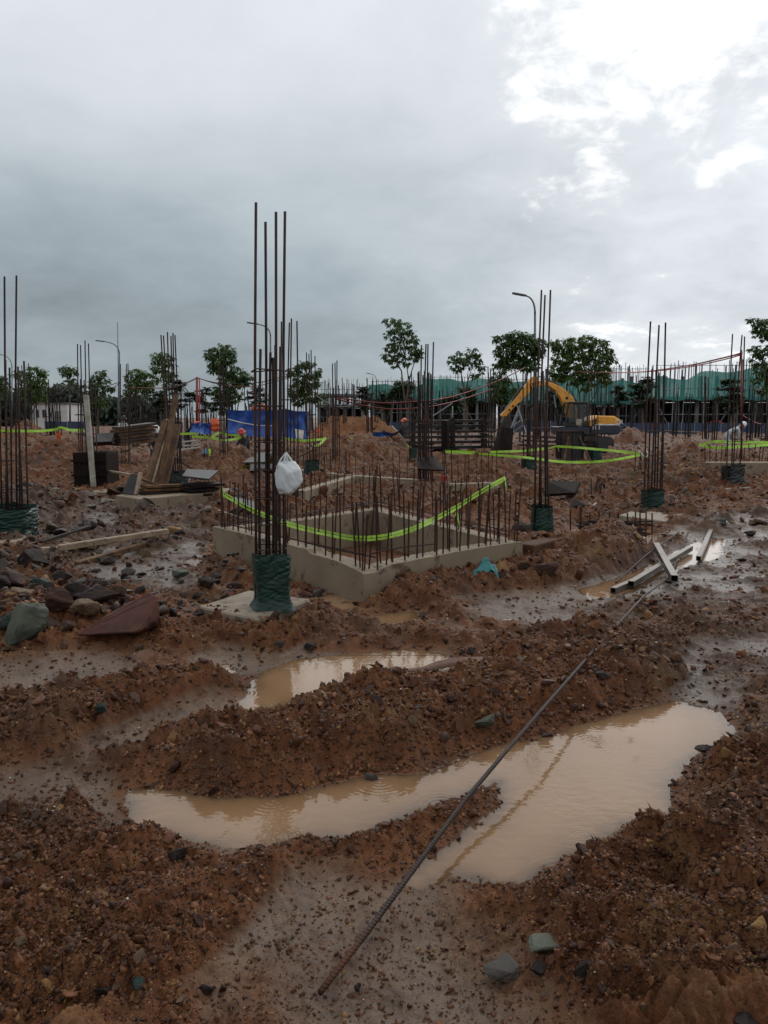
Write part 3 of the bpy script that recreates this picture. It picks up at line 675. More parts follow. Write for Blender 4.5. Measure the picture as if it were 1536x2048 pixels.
column('rebar column hidden behind the tallest one, rising over the blue tarp', 13.1, 1012,
    [(563,563,643),(575,579,645),(582,583,637),(596,594,642),(569,568,742),(588,588,745)], rad=.0115, stir=(.5,.9,1.4,1.8), dep=.1)
column('rebar column with a tall narrow green wrap, straight above the back wall of the pit', 18.2, 974,
    [(615,613,705),(619,618,708),(627,622,700),(632,630,712)], rad=.0115, wrap=(624, 922, 976, 25, 'wrap', .0), stir=(.95,1.3,1.7))
column('bare rebar column on the low concrete strip in front of the orange soil bank', 22.2, 936,
    [(665,665,727),(670,670,725),(675,674,721),(680,677,770),(667,667,775)], rad=.012, stir=(.1,.5,.9,1.4), wrap=(672, 929, 937, 18, 'wrap_dark', .3))
colP = column('thick rebar column with a rusty plate tilted against it and green sheeting at its foot', 16.6, 986,
    [(836,836,745,-.6),(842,843,690,-.6),(848,852,688,.4),(853,856,688,-.3),(861,867,684,.6),(839,838,742,.9),(846,846,750,.8),(857,857,745,-.8),(866,862,748,0),(851,849,742,-.9)], rad=.0135,
    wrap=(848, 966, 997, 30, 'wrap', .35), stir=(.3,.6,.9,1.2,1.5,1.8))
column('rebar column wrapped in green on the rearmost concrete block by the long lime tape', 25.5, 931,
    [(978,976,733),(984,981,737),(990,987,740),(998,994,745)], rad=.013, wrap=(990, 903, 933, 27, 'wrap', .1), stir=(.9,1.3))
column('rebar column wrapped in green on the middle concrete block under the lime tape', 20.2, 955,
    [(1048,1046,742),(1054,1054,738),(1060,1062,740),(1066,1068,745),(1056,1058,800)], rad=.0125, wrap=(1057, 913, 957, 25, 'wrap', .3), stir=(.8,1.1,1.5,1.9))
column('dense rebar column far out in front of the blue fence', 30.0, 878, [(1405,1404,752),(1409,1409,753),(1413,1412,752),(1417,1416,755),(1411,1411,765)], rad=.016, stir=(.3,.6,.9,1.2,1.5))
column('rebar column with green foot wrap beside the tall steel form box', 25.0, 930, [(1178,1177,735),(1184,1183,732),(1190,1190,730),(1195,1195,742)], rad=.0125, wrap=(1188, 897, 932, 22, 'wrap', .1), stir=(1.0,1.4))
column('rebar column with a short green wrap behind the rusty plate', 24.0, 926, [(820,818,752),(824,823,745),(829,828,760)], rad=.0125, wrap=(826, 897, 916, 14, 'wrap', .1), stir=(.9,1.3))

# ------------------------------------------------------------------ white carrier bag hung on the tall column
def bag():
    Y = fc.y - .17
    P = lambda x, y, d=0: D(x, y, Y + d)
    hang = P(572, 907)
    root = thing('carrier_bag', tuple(P(577, 1015)), 'white plastic carrier bag with a lunch box in it, hung on the tallest rebar column', 'plastic bag')
    pts = [P(557,928,.03),P(558,928,-.03),P(588,926,-.04),P(588,927,.04),P(572,924,.05),P(551,948,.03),P(556,975,-.03),P(553,965,.07),P(560,988,0),P(562,982,.06),
           P(578,947,-.10),P(599,939,-.09),P(603,964,-.09),P(583,985,-.10),P(601,945,.05),P(586,984,.05),P(578,938,.06),P(566,960,-.05)]
    bm = bmesh.new()
    for p in pts: bm.verts.new(p)
    bmesh.ops.convex_hull(bm, input=bm.verts); 
    for v in [v for v in bm.verts if not v.link_faces]: bm.verts.remove(v)
    bmesh.ops.triangulate(bm, faces=bm.faces); bmesh.ops.subdivide_edges(bm, edges=bm.edges, cuts=8, use_grid_fill=True)
    bmesh.ops.smooth_vert(bm, verts=bm.verts, factor=.25, use_axis_x=True, use_axis_y=True, use_axis_z=True)
    bm.normal_update(); c = np.array([v.co[:] for v in bm.verts]); nn = np.array([v.normal[:] for v in bm.verts])
    g = (c[:,2] - c[:,2].min()) / (c[:,2].max() - c[:,2].min())
    d = .011 * (1 - 2 * np.abs(fbm(c[:,0]*26 + c[:,2]*7, c[:,1]*26 - c[:,2]*9, 3, 3))) + .003 * vn(c[:,0]*90 + c[:,1]*70, c[:,2]*26, 8) * (.4 + g)
    c = c + nn * d[:, None]
    for v, k in zip(bm.verts, c): v.co = k
    me = bpy.data.meshes.new('bag_body'); off = wloc(root)
    bmesh.ops.translate(bm, verts=bm.verts, vec=-off); bm.to_mesh(me); bm.free()
    me.polygons.foreach_set('use_smooth', [True] * len(me.polygons)); me.materials.append(M['bagp']); link('bag_body', me, root)
    for a in ((560,930,-.01),(583,929,-.01)):
        mb = MB(); p0 = P(*a); 
        for k in (-1, 1):
            q = [p0 + Vector((k*.020,0,-.02)), p0.lerp(hang, .5) + Vector((k*.013, -.012*k, .004)), hang + Vector((k*.004, 0, 0))]
            mb.tube(q, [.012, .007, .005], 6)
        mb.tube([hang + Vector((-.012,0,-.004)), hang + Vector((0,.02,.008)), hang + Vector((.012,0,-.004))], .006, 5)
        mb.build('handle', M['bagp'], root, smooth=True)
M['bagp'] = mat('bagp', (.66,.68,.68), (.58,.60,.60), .38, 5, .25, 30, trans=.15, dist=.006)
bag()

# ------------------------------------------------------------------ the cast pit with its starter bars
def wall_between(mb, p, q, th, z0, tops, inward):
    """wall with an uneven top; tops = list of (fraction, z)"""
    p = Vector((*p, 0)); q = Vector((*q, 0)); d = (q - p); nrm = Vector(inward) * th; V = []; n = 70
    for i in range(n + 1):
        f = i / n; zt = np.interp(f, [a for a, _ in tops], [b for _, b in tops]) + random.uniform(-.003, .003)
        a = p + d * f; b = a + nrm
        for v, z in ((a, z0), (a, zt), (b, zt + random.uniform(-.004, .004)), (b, z0)): V.append((v.x, v.y, z))
    F = []
    for i in range(n):
        for k in range(4): F.append((i*4+k, i*4+(k+1) % 4, i*4+4+(k+1) % 4, i*4+4+k))
    F += [(0,1,2,3), (n*4, n*4+3, n*4+2, n*4+1)]
    mb.add(V, F); return mb
A_, B_, D_, E_ = Vector((-.17,6.34)), Vector((-1.9,8.45)), Vector((-.13,10.75)), Vector((1.42,7.78))
pit = thing('foundation_pit', ((A_.x+E_.x)/2, 8.4, 0), 'square concrete foundation pit ringed with upright starter bars, its near corner chipped', 'foundation')
ZT = .30
def inn(p, q):
    d = (q - p).normalized(); n_ = Vector((-d.y, d.x)); c = (A_ + B_ + D_ + E_) / 4
    return n_ if n_.dot(c - p) > 0 else -n_
def wside(p, q, tops, lab, mname='concrete', t0=0, t1=0):
    d = (q - p).normalized(); i2 = inn(p, q)
    o = wall_between(MB(), p + d * t0, q - d * t1, .19, -.35, tops, (i2.x, i2.y, 0)).build('wall', M[mname], pit)
    if lab: o['label'] = lab
wside(A_, B_, [(0,.245),(.035,.265),(.09,.285),(.16,.305),(.3,.31),(.31,.345),(1,.35)], 'front wall with a broken chipped corner')
wside(A_, E_, [(0,.245),(.03,.275),(.06,.285),(.2,.29),(.5,.30),(.74,.30),(1,.29)], None, t0=.192)
wside(B_, D_, [(0,.33),(.5,.30),(1,.30)], None, t0=.192)
wside(E_, D_, [(0,.29),(.5,.295),(1,.30)], None, t0=.192, t1=.192)
# pit floor mud is the ground itself; bars
def bars_along(p, q, n, hmin, hmax, off, r=.0080, tilt=.05):
    i2 = inn(p, q); d = (q - p)
    for i in range(n):
        f = (i + .5 + random.uniform(-.28, .28)) / n; a = p + d * f + i2 * (off + random.uniform(-.02, .02))
        h = random.uniform(hmin, hmax); t_ = Vector((random.gauss(0, tilt), random.gauss(0, tilt)))
        bar_part(pit, (a.x, a.y, .2), (a.x + t_.x * h, a.y + t_.y * h, .3 + h), r, M['rebar_rust'], 5, .004)
bars_along(A_, B_, 19, .42, .62, .05); bars_along(A_, B_, 11, .40, .60, .14)
bars_along(A_, E_, 18, .48, .66, .05); bars_along(A_, E_, 12, .46, .62, .14)
bars_along(B_, D_, 12, .50, .62, .06); bars_along(B_, D_, 8, .45, .6, .14)
bars_along(E_, D_, 13, .50, .62, .06); bars_along(E_, D_, 8, .45, .6, .14)
def lie(parent, p, q, r=.007): return MB().tube([p, p.lerp(q, .5) + Vector((0, 0, random.uniform(-.02, .02))), q], r, 5).build('rebar', M['rebar_rust'], parent)
d1 = (B_ - A_).normalized(); i1 = inn(A_, B_)
for (f0, f1, z, o_) in ((.02, .98, .40, .06), (.0, .55, .37, .15)):
    p = A_ + (B_ - A_) * f0 + i1 * o_; q = A_ + (B_ - A_) * f1 + i1 * o_
    lie(pit, Vector((p.x, p.y, z)), Vector((q.x, q.y, z)))
for (p, q) in ((B_, D_), (E_, D_)):
    i2 = inn(p, q)
    for o_, z in ((.04, .37), (.15, .36)):
        a = p + i2 * o_; b = q + i2 * o_; lie(pit, Vector((a.x, a.y, z)), Vector((b.x, b.y, z + .02)))
lie(pit, Vector((A_.x + .05, A_.y + .1, .40)), Vector((A_.x + .62, A_.y + .5, .42)))

# ------------------------------------------------------------------ lime green warning tape
def ribbon(mb, pts, w, twist=0.0, sag=0):
    P = [Vector(p) for p in pts]; out = []
    for i in range(len(P) - 1):     # catmull-rom
        a, b, c, d = P[max(i-1,0)], P[i], P[i+1], P[min(i+2,len(P)-1)]
        for k in range(10):
            t_ = k / 10; out.append(.5 * ((2*b) + (c-a)*t_ + (2*a-5*b+4*c-d)*t_*t_ + (3*b-a-3*c+d)*t_**3))
    out.append(P[-1]); V = []
    for i, p in enumerate(out):
        d = (out[min(i+1, len(out)-1)] - out[max(i-1, 0)]).normalized(); s_ = d.cross(Vector((0,0,1))).normalized(); u = s_.cross(d)
        a = twist + .35 * math.sin(i * .21 + twist * 5) + .15 * math.sin(i * .9)
        v = (u * math.cos(a) + s_ * math.sin(a)) * w / 2; e = s_ * .0015
        V += [tuple(p + v + e), tuple(p - v + e), tuple(p - v - e), tuple(p + v - e)]
    F = [(i*4+k, i*4+(k+1) % 4, i*4+4+(k+1) % 4, i*4+4+k) for i in range(len(out)-1) for k in range(4)]
    return mb.add(V, F)
def tape(label, strands, group='lime barrier tapes', knots=()):
    s0 = strands[0][0]; p0 = D(*s0[0])
    root = thing('barrier_tape', tuple(p0), label, 'barrier tape', group)
    for pts, w, tw in strands:
        ribbon(MB(), [D(*p) for p in pts], w, tw).build('tape_strand', M['tape'], root)
    for k in knots:
        p = D(*k); mb = MB()
        mb.tube([p + Vector((0,0,.03)), p, p + Vector((.01,0,-.04))], [.008,.02,.006], 6)
        mb.tube([p, p + Vector((.015,-.01,-.05)), p + Vector((.03,-.01,-.11))], [.012,.009,.006], 5).build('knot', M['tape'], root, smooth=True)
tp = [(443,985,8.5),(500,1018,8.0),(570,1046,7.5),(650,1066,7.05),(735,1077,6.5),(820,1060,6.95),(900,1022,7.5),(960,985,7.85),(1010,957,8.05)]
tape('sagging lime tape strung in a deep V from bar to bar across the pit', [([(x, y - 3, Y) for i, (x, y, Y) in enumerate(tp)], .021, .1), ([(x, y + 3, Y - .012) for x, y, Y in tp], .021, -.15)], knots=((443,978,8.5),(1008,960,8.05),(913,1030,7.5)))
tape('long lime tape stretched in a flat loop round the middle starter bars', [([(890,902,22),(960,904,21),(1040,902,20.5),(1100,896,21),(1118,893,22),(1200,899,20),(1285,908,18.2)], .062, .1), ([(890,904,22),(980,909,20),(1060,916,18.5),(1130,924,17.6),(1200,923,17.5),(1250,916,17.9),(1283,909,18.1)], .058, -.1)], knots=((1283,912,18.1),(1116,895,22)))
tape('lime tape loop at the edge of the site above the far long concrete beam', [([(1400,890,24),(1428,883,27),(1460,884,27),(1560,885,27)], .09, .1), ([(1398,889,24),(1425,895,22),(1470,894,21),(1560,888,20)], .08, -.1)])
tape('lime tape running low past the orange soil heap', [([(-20,861,30),(30,862,30),(80,862,30),(110,859,30),(122,855,30),(140,860,29),(168,860,28)], .10, .1)])
tape('crossed lime tapes in front of the blue tarp enclosure', [([(355,868,30),(397,867,31)], .09, 0), ([(403,866,31),(420,876,30),(437,866,30),(460,870,29),(490,871,28)], .08, .2), ([(384,873,31),(420,876,30),(450,880,29),(475,877,28),(491,869,28)], .09, 0)])
tape('lime tape pulled to a point right of the blue tarp', [([(560,874,28),(600,881,27),(640,879,26),(653,876,26)], .08, .1), ([(652,876,26),(640,888,25),(626,894,24)], .07, 0)])
tape('white and lime tape hanging in a slack curve by the worker in the orange helmet', [([(690,876,31),(720,879,31),(748,873,32)], .10, 0), ([(748,873,32),(770,883,30),(800,891,28),(822,894,27)], .10, .1), ([(749,875,32),(770,891,29),(795,898,28),(815,896,27)], .09, .3)])
tape('fallen lime tape lying slack on the ground by the grey sheets', [([(455,937,20.5),(475,935,20.2),(500,931,20),(540,921,20)], .07, .9)])

# ------------------------------------------------------------------ long bar lying over the ruts, steel tubes
lb = [G(640,1985,.035), G(745,1850,.05), G(830,1735,.075), G(930,1600,.11), G(1010,1505,.15), G(1085,1418,.185), G(1200,1287,.17), G(1290,1190,.10), G(1345,1150,.06)]
tag(MB().tube(lb, .0088, 10).build('rebar', M['steel_dark_bar'] if 'steel_dark_bar' in M else M['rebar'], None, smooth=True), 'single long rebar lying diagonally over the ruts and the big puddle', 'rebar')
def htube(label, p, q, w=.055, wall=.004, mname='steel'):
    p = Vector(p); q = Vector(q); mb = MB(); d = (q - p).normalized(); u = Vector((0,0,1)); s_ = d.cross(u).normalized(); u = s_.cross(d)
    V = []
    for k, base in ((0, p), (1, q)):
        for hw in (w / 2, w / 2 - wall):
            for a, b in ((-1,-1),(1,-1),(1,1),(-1,1)): V.append(tuple(base + s_ * a * hw + u * b * hw))
    F = [(i, (i+1) % 4, 8 + (i+1) % 4, 8 + i) for i in range(4)] + [(4+i, 12+i, 12+(i+1) % 4, 4+(i+1) % 4) for i in range(4)]
    F += [(i, 4+i, 4+(i+1) % 4, (i+1) % 4) for i in range(4)] + [(8+i, 8+(i+1) % 4, 12+(i+1) % 4, 12+i) for i in range(4)]
    mb.add(V, F); return tag(mb.build('steel_tube', M[mname]), label, 'steel tube', 'square steel tubes on the wet track')
htube('square steel tube lying in the shallow water, longest of the four', G(1262,1168,.05), G(1381,1096,.05))
htube('short muddy steel tube end poking out beside the longest tube', G(1226,1181,.03), G(1275,1160,.03), .05)
htube('square steel tube lying crosswise on top of the longest tube', G(1312,1090,.12), G(1349,1157,.10), .06)
htube('square steel tube lying apart, pointing up the track away from the other tubes', G(1397,1117,.05), G(1426,1053,.05), .05)
tag(MB().tube([G(1232,1165,.04), G(1290,1112,.10), G(1358,1064,.10)], .010, 7).build('rebar', M['rebar_rust']), 'thin straight rebar lying parallel above the steel tubes', 'rebar')
tag(MB().tube([G(1345,1140,.03), G(1362,1100,.05), G(1376,1064,.03)], .010, 6).build('rebar', M['rebar']), 'dark rod sticking out under the crossed steel tubes', 'rebar')
# rusty rod bundle
bp_ = [GT(1150,1058), GT(1305,1062)]
bund = thing('rod_bundle', tuple(D(1225,1070,10.9)), 'tangled bundle of rusty rods held up on short stakes right of the red soil heap', 'rod bundle')
for i in range(28):
    x0 = 1150 + random.uniform(0, 70); x1 = 1250 + random.uniform(0, 62); y0 = 1044 + random.uniform(-4, 14) + (x0-1150)*.05; y1 = 1046 + random.uniform(-4, 26)
    Yd = 10.0 + random.uniform(-.2, .2)
    MB().tube([D(x0, y0, Yd), D((x0+x1)/2, (y0+y1)/2 - random.uniform(0, 8), Yd + .1), D(x1, y1, Yd)], .013, 5).build('rod', M['rebar'], bund)
Yb_ = 10.0
for i, x in enumerate((1141,1160,1162,1180,1198,1219,1237,1255,1271,1280,1292,1304)):
    Yd = 10.0 - .2 + .4 * (i % 2); bar_part(bund, D(x, 1070 + (x-1140)*.03, Yd), D(x, 1016 + random.uniform(-6, 8) + (x-1140)*.05, Yd), .010, M['rebar_rust'], 5)
# rust-brown strap trailing into the puddle
sp_ = [G(790,1352,.008), G(797,1345,.02), G(815,1342,.02), G(845,1342,.02), G(872,1334,.05), G(905,1328,.08), G(940,1326,.10), G(985,1325,.10)]
mb = MB(); P = sp_; V = []
for i, p in enumerate(P):
    w = (.006, .008, .012, .02, .028, .03, .03, .03)[i]
    V += [(p.x, p.y - w, p.z), (p.x, p.y + w * .5, p.z + w * 1.1), (p.x, p.y + w * .5, p.z + w * 1.1 - .006), (p.x, p.y - w, p.z - .006)]
mb.add(V, [(i*4+k, i*4+(k+1) % 4, i*4+4+(k+1) % 4, i*4+4+k) for i in range(len(P)-1) for k in range(4)])
tag(mb.build('strap', M['strap'], None, smooth=True), 'rust brown strap trailing from the mud ridge into the puddle', 'strap')
# teal rag
def rag(name, label, cat, c, w, h, mname, seed=0, kind='rag'):
    n = 34; U, Vv = np.meshgrid(np.linspace(-1, 1, n), np.linspace(-1, 1, n))
    x = U * w * (.75 + .2 * vn(Vv * 1.3, U * 1.3 + seed, 3)); y = Vv * w * .7 * (.8 + .2 * vn(U * 1.7 + seed, Vv, 4)); r2 = U**2 + Vv**2
    z = h * np.exp(-r2 * 1.3) * (1 + .3 * vn(U * 2, Vv * 2 + seed, 5)) + h * .35 * (1 - 2 * np.abs(fbm(U * 2.2 + seed, Vv * 2.2, 3, 7))) * (1 - .3 * r2)
    gxx = c[0] + x; gyy = c[1] + y; z = np.maximum(z, -.01) + .5 * terrain(gxx, gyy) + .5 * float(np.max(terrain(gxx, gyy))) + .012
    return tag(grid_mesh(name, np.stack([gxx.ravel(), gyy.ravel(), z.ravel()], 1), n, n, M[mname]), label, cat)
p = GT(969, 1156); p.z += .02; p.y -= .06; rag('rag', 'crumpled teal cloth on the soil against the pit wall', 'cloth', p, .12, .13, 'teal', 2)
p = GT(1004, 1146); rag('soil_lump', 'orange lump of clay beside the teal cloth', 'soil lump', p, .07, .08, 'orange_clay' if 'orange_clay' in M else 'ochre', 5)

# ------------------------------------------------------------------ rocks
def rock_mat(name, a, b): M[name] = mat(name, a, b, .5, 3, .6, 16, detail=8, lo=.38, hi=.62, r2=.25, dist=.015, spec=.14, c3=tuple(.5*q+.5*m for q, m in zip(a, (.075,.034,.018))))
rock_mat('r_red', (.088,.034,.026), (.055,.024,.019)); rock_mat('r_green', (.098,.104,.076), (.048,.054,.040)); rock_mat('r_dark', (.018,.013,.012), (.034,.023,.019))
rock_mat('r_brown', (.055,.026,.016), (.03,.016,.012)); rock_mat('r_tan', (.14,.092,.052), (.065,.038,.023)); rock_mat('r_grey', (.066,.058,.052), (.04,.032,.028)); rock_mat('r_darkgreen', (.02,.035,.028), (.035,.045,.038))
RNOISE = 1
def rock(label, px, py, w, h, mname, depth=None, flat=.9, tilt=0, seed=0, sink=.25, cuts=3, group=None, shape=None, lift=0):
    """w,h: size in photo pixels; (px,py): where its foot meets the ground"""
    rs_ = random.Random(seed * 131 + int(px)); g = GT(px, py)
    if px < 330 and 1120 < py < 1275 and not shape: w, h = w * 1.3, h * 1.25
    k = PX(g.y) * 1.0
    W_, H_ = w * k, h * k * 1.0; dp = depth or W_ * .75
    bm = bmesh.new()
    if shape:
        for x, y, z in shape: bm.verts.new((x * W_, y * dp, z * H_))
    else:
        for i in range(13):
            v = Vector((rs_.gauss(0, 1), rs_.gauss(0, 1), rs_.gauss(0, 1))).normalized() * rs_.uniform(.82, 1.0)
            bm.verts.new((v.x * W_ / 2, v.y * dp / 2, v.z * H_ / 2 * flat + H_ * (.5 - sink)))
    bmesh.ops.convex_hull(bm, input=bm.verts)
    for v in [v for v in bm.verts if not v.link_faces]: bm.verts.remove(v)
    bmesh.ops.bevel(bm, geom=list(bm.edges), offset=min(W_, H_) * .035, segments=1, affect='EDGES', clamp_overlap=True)
    bmesh.ops.triangulate(bm, faces=bm.faces); bmesh.ops.subdivide_edges(bm, edges=bm.edges, cuts=cuts, use_grid_fill=True)
    bm.normal_update(); c = np.array([v.co[:] for v in bm.verts]); nn = np.array([v.normal[:] for v in bm.verts]); s_ = 4.0 / max(W_, .02)
    d = min(W_, H_) * (.03 * fbm(c[:,0]*s_*2 + c[:,2]*s_ + seed, c[:,1]*s_*2 - c[:,2]*s_, 4, 5) + .02 * (1 - np.abs(vn(c[:,0]*s_*4, c[:,2]*s_*4 + c[:,1]*s_*3, 8)) * 2))
    rm = Matrix.Rotation(tilt, 4, 'Y')
    for v, q in zip(bm.verts, c + nn * d[:, None]): v.co = rm @ Vector(q)
    me = bpy.data.meshes.new('rock'); bm.to_mesh(me); bm.free(); me.materials.append(M[mname])
    o = link('rock', me); o.location = (g.x, g.y, g.z + lift); return tag(o, label, 'rock', group)
rock('big reddish slab of rock tilted on the pile, one end raised', 238, 1262, 158, 70, 'r_red', .30, shape=[(-.5,-.35,.0),(-.47,-.2,-.06),(.28,-.5,.14),(.40,-.42,.20),(.34,.5,1.0),(.46,.35,.92),(.06,.5,.72),(-.2,.3,.36),(.5,.1,.35),(.46,.45,0),(-.3,.3,-.1),(.3,-.2,-.05)])
rock('pale green angular rock, foremost on the rock pile', 48, 1278, 66, 78, 'r_green', .26, tilt=.2, seed=3, shape=[(-.45,-.3,.0),(-.1,-.55,-.05),(.1,-.4,.35),(.5,.1,.45),(.5,.3,.8),(.0,-.2,.95),(-.25,-.1,1.0),(-.45,-.1,.75),(.2,.5,.9),(-.3,.5,.1),(.4,.5,.0)])
rock('dark boulder, biggest of the pile under the wrapped column', 22, 1175, 125, 62, 'r_brown', seed=5, depth=.6)
rock('black knobbly rock leaning on the footing edge', 68, 1138, 58, 52, 'r_dark', seed=8)
rock('dark rock lying behind the reddish slab', 200, 1205, 110, 36, 'r_dark', seed=7, depth=.35)
rock('tan wedge of rock under the tip of the reddish slab', 172, 1232, 62, 44, 'r_tan', seed=6)
rock('round brown rock in the middle of the rock pile', 118, 1222, 66, 62, 'r_brown', seed=15)
rock('dark grey rock between the brown and the black ones', 150, 1200, 50, 54, 'r_dark', seed=16)
rock('pale stone lying across the top of the rock pile', 45, 1196, 62, 32, 'r_tan', seed=17)
rock('grey green stone beside the dark boulder', 84, 1178, 42, 30, 'r_darkgreen', seed=18)
rock('small yellowish rock at the edge of the rock pile', 8, 1216, 34, 26, 'r_tan', seed=19)
rock('dark stone sitting upright behind the rock pile', 122, 1160, 40, 30, 'r_dark', seed=20)
rock('greenish stone standing in the mud before the pit wall', 362, 1155, 40, 36, 'r_green', seed=21)
rock('reddish brown stone block by the lower plank end', 290, 1118, 34, 34, 'r_tan', seed=22)
rock('flat tan stone stood on edge in the rubble', 388, 1056, 20, 24, 'r_tan', seed=23, depth=.06)
rock('ochre lump of rock by the long beam', 345, 1068, 42, 24, 'ochre', seed=24)
rock('dark grey stone near the planks in the mud', 205, 1090, 30, 22, 'r_dark', seed=25)
rock('grey stone half in the soil against the pit corner', 638, 1198, 52, 30, 'r_grey', seed=26)
rock('reddish stone beside the green wrapped foot of the tall column', 612, 1196, 34, 26, 'r_red', seed=27)
rock('yellowish lump of clay stone under the pit corner', 745, 1200, 30, 26, 'ochre', seed=28)
rock('dark pointed stone leaning on the pit wall', 872, 1160, 36, 36, 'r_dark', seed=29)
rock('brown leaning slab of stone in the red soil heap', 1090, 1158, 62, 56, 'r_brown', seed=30, depth=.12)
rock('brown stone lower in the red soil heap by the slab', 1048, 1148, 40, 36, 'r_brown', seed=31)
rock('two toned grey boulder by the wrapped column', 1040, 1064, 42, 40, 'r_grey', seed=32)
rock('pale grey boulder against the crumpled green wrap', 1066, 1062, 30, 26, 'r_grey', seed=33)
rock('pale green mud caked rock on the middle ridge', 968, 1446, 56, 46, 'r_green', seed=34, sink=.2)
rock('small grey stone on the puddle edge of the middle ridge', 668, 1374, 24, 22, 'r_grey', seed=35, sink=.1)
rock('upright tan stone in the face of the middle ridge', 822, 1450, 28, 40, 'r_tan', seed=36)
rock('grey stone above the tan one in the middle ridge', 836, 1422, 26, 24, 'r_grey', seed=37)
rock('grey stone at the waterline of the big puddle', 744, 1562, 36, 28, 'r_grey', seed=38, sink=.15)
rock('dark flat stone lying in the big puddle', 1408, 1502, 46, 18, 'r_dark', seed=39, sink=.1)
rock('dark green chip of stone on the smooth mud', 204, 1426, 30, 28, 'r_darkgreen', seed=40, sink=.1, depth=.05)
rock('greenish flat stone in the corner of mud near the big puddle', 1092, 1902, 102, 48, 'r_green', seed=41, depth=.12)
rock('flat grey slate stone left of the round purple stone', 1000, 1948, 96, 62, 'r_grey', seed=42, depth=.12)
rock('round purplish stone between two flat stones', 1076, 1946, 46, 44, 'r_dark', seed=43)
rock('blackish oblong stone right of the purplish stone', 1172, 1962, 62, 78, 'r_dark', seed=44)
rock('big dark stone cut by the picture corner', 1505, 2062, 110, 62, 'r_dark', seed=45)
rock('dark wet stone lying in the smooth mud below the ridge', 412, 1985, 44, 34, 'r_dark', seed=46)
rock('grey green stone in the rough mud, near a blackish one', 272, 1976, 46, 40, 'r_darkgreen', seed=47)
rock('blackish stone in the rough mud next to a grey green one', 208, 1985, 48, 44, 'r_dark', seed=48)
rock('small dark stone right of the long bar end', 716, 1980, 24, 26, 'r_dark', seed=49)
rock('dark lump of stone in the mud by the left arm of the puddle', 360, 1722, 60, 46, 'r_dark', seed=50)
rock('dark stone crowning the ridge beside the lying bar', 1205, 1356, 42, 26, 'r_dark', seed=51)
rock('red lump of rock at the edge of the track', 1097, 1316, 22, 24, 'r_red', seed=52)
rock('dark stone on the end of the middle ridge at the track', 945, 1312, 32, 26, 'r_dark', seed=53)
rock('brown stone in the little puddle near the footing', 722, 1252, 26, 14, 'r_brown', seed=54)
rock('yellow ochre rock in the corner mound', 1515, 1862, 44, 62, 'ochre', seed=55)
rock('pale chip of stone in the corner mound', 1466, 1905, 30, 40, 'r_tan', seed=56)
rock('small upright stone near the bottom of the corner mound', 1285, 2018, 24, 34, 'r_tan', seed=57)
rock('pale tan stone in the rough mud near the frame edge', 42, 1890, 36, 30, 'r_tan', seed=58)
rock('dark stone in the rut below the footing', 620, 1298, 34, 24, 'r_dark', seed=59)
rock('grey stone in front of the footing corner', 562, 1290, 30, 22, 'r_grey', seed=60)

tag(MB().beam((E_.x + .04, E_.y + .12, .02), (D(1108,1085,8.9).x, 8.75, -.03), .2, .44).build('concrete_beam', M['concrete_muddy'], None, bevel=.012), 'soil stained concrete stub running from the pit corner to the crumpled wrap', 'concrete beam')
hs = random.Random(5)
for i, (x, y, w, h, m_, lab) in enumerate(((30,1232,48,40,'r_dark','dark angular rock above the pale green one'),(12,1262,44,46,'r_darkgreen','dark green broken rock cut by the frame edge'),(92,1262,52,40,'r_brown','brown rock at the right foot of the pale green one'),(132,1258,44,30,'r_brown','small brown rock before the tip of the reddish slab'),
    (196,1182,52,34,'r_dark','dark flat rock at the back of the pile'),(238,1196,44,32,'r_brown','brown rock behind the raised end of the slab'),(292,1232,40,36,'r_dark','dark rock against the raised end of the slab'),(318,1226,34,28,'r_grey','grey stone at the far right of the rock pile'),
    (60,1222,44,34,'r_tan','sandy rock in the middle of the pile left of the round brown one'),(160,1172,38,24,'r_grey','grey stone topping the back of the pile'),(-10,1190,60,50,'r_dark','black rock at the frame edge beside the dark boulder'),(98,1196,30,26,'r_dark','small black rock wedged above the round brown one'),
    (412,1172,40,34,'r_dark','dark rock in the soil left of the pit wall'),(440,1196,36,26,'r_tan','pale tan rock behind the footing corner'),(395,1196,28,26,'r_grey','grey stone left of the footing slab'),(470,1178,44,30,'r_brown','brown clod rock against the front pit wall'),
    (345,1190,36,22,'r_brown','brown stone in the wet mud left of the footing'),(258,1150,30,18,'r_grey','grey stone below the lower beam'),(212,1128,34,20,'r_dark','dark stone beside the lower beam'))):
    rock(lab, x, y, w, h, m_, seed=100 + i)
# ------------------------------------------------------------------ timber, boards and formwork lying about
def board(label, p, q, w, h, mname, cat='board', group=None, name='board', up=(0,0,1)):
    return tag(MB().beam(p, q, w, h, up).build(name, M[mname], None, bevel=min(w, h) * .12), label, cat, group)
board('longest timber beam, lying on the mud left of the pit', GT(118,1113) + Vector((0,0,.05)), GT(336,1079) + Vector((0,0,.06)), .07, .07, 'wood_pale', 'timber')
board('weathered lower timber beam in front of the longest beam', GT(153,1134) + Vector((0,0,.03)), GT(284,1099) + Vector((0,0,.05)), .08, .06, 'wood', 'timber')
board('pale plank lying by the footing of the wide wrapped column', GT(82,1099) + Vector((0,0,.04)), GT(190,1100) + Vector((0,0,.04)), .09, .035, 'wood_pale', 'timber')
board('thin dark batten propped over the pale plank', GT(82,1096) + Vector((0,0,.06)), GT(182,1066) + Vector((0,0,.09)), .03, .03, 'wood_dark', 'timber')
board('short dark batten behind the propped one', GT(122,1074) + Vector((0,0,.05)), GT(178,1066) + Vector((0,0,.1)), .05, .04, 'wood_dark', 'timber')
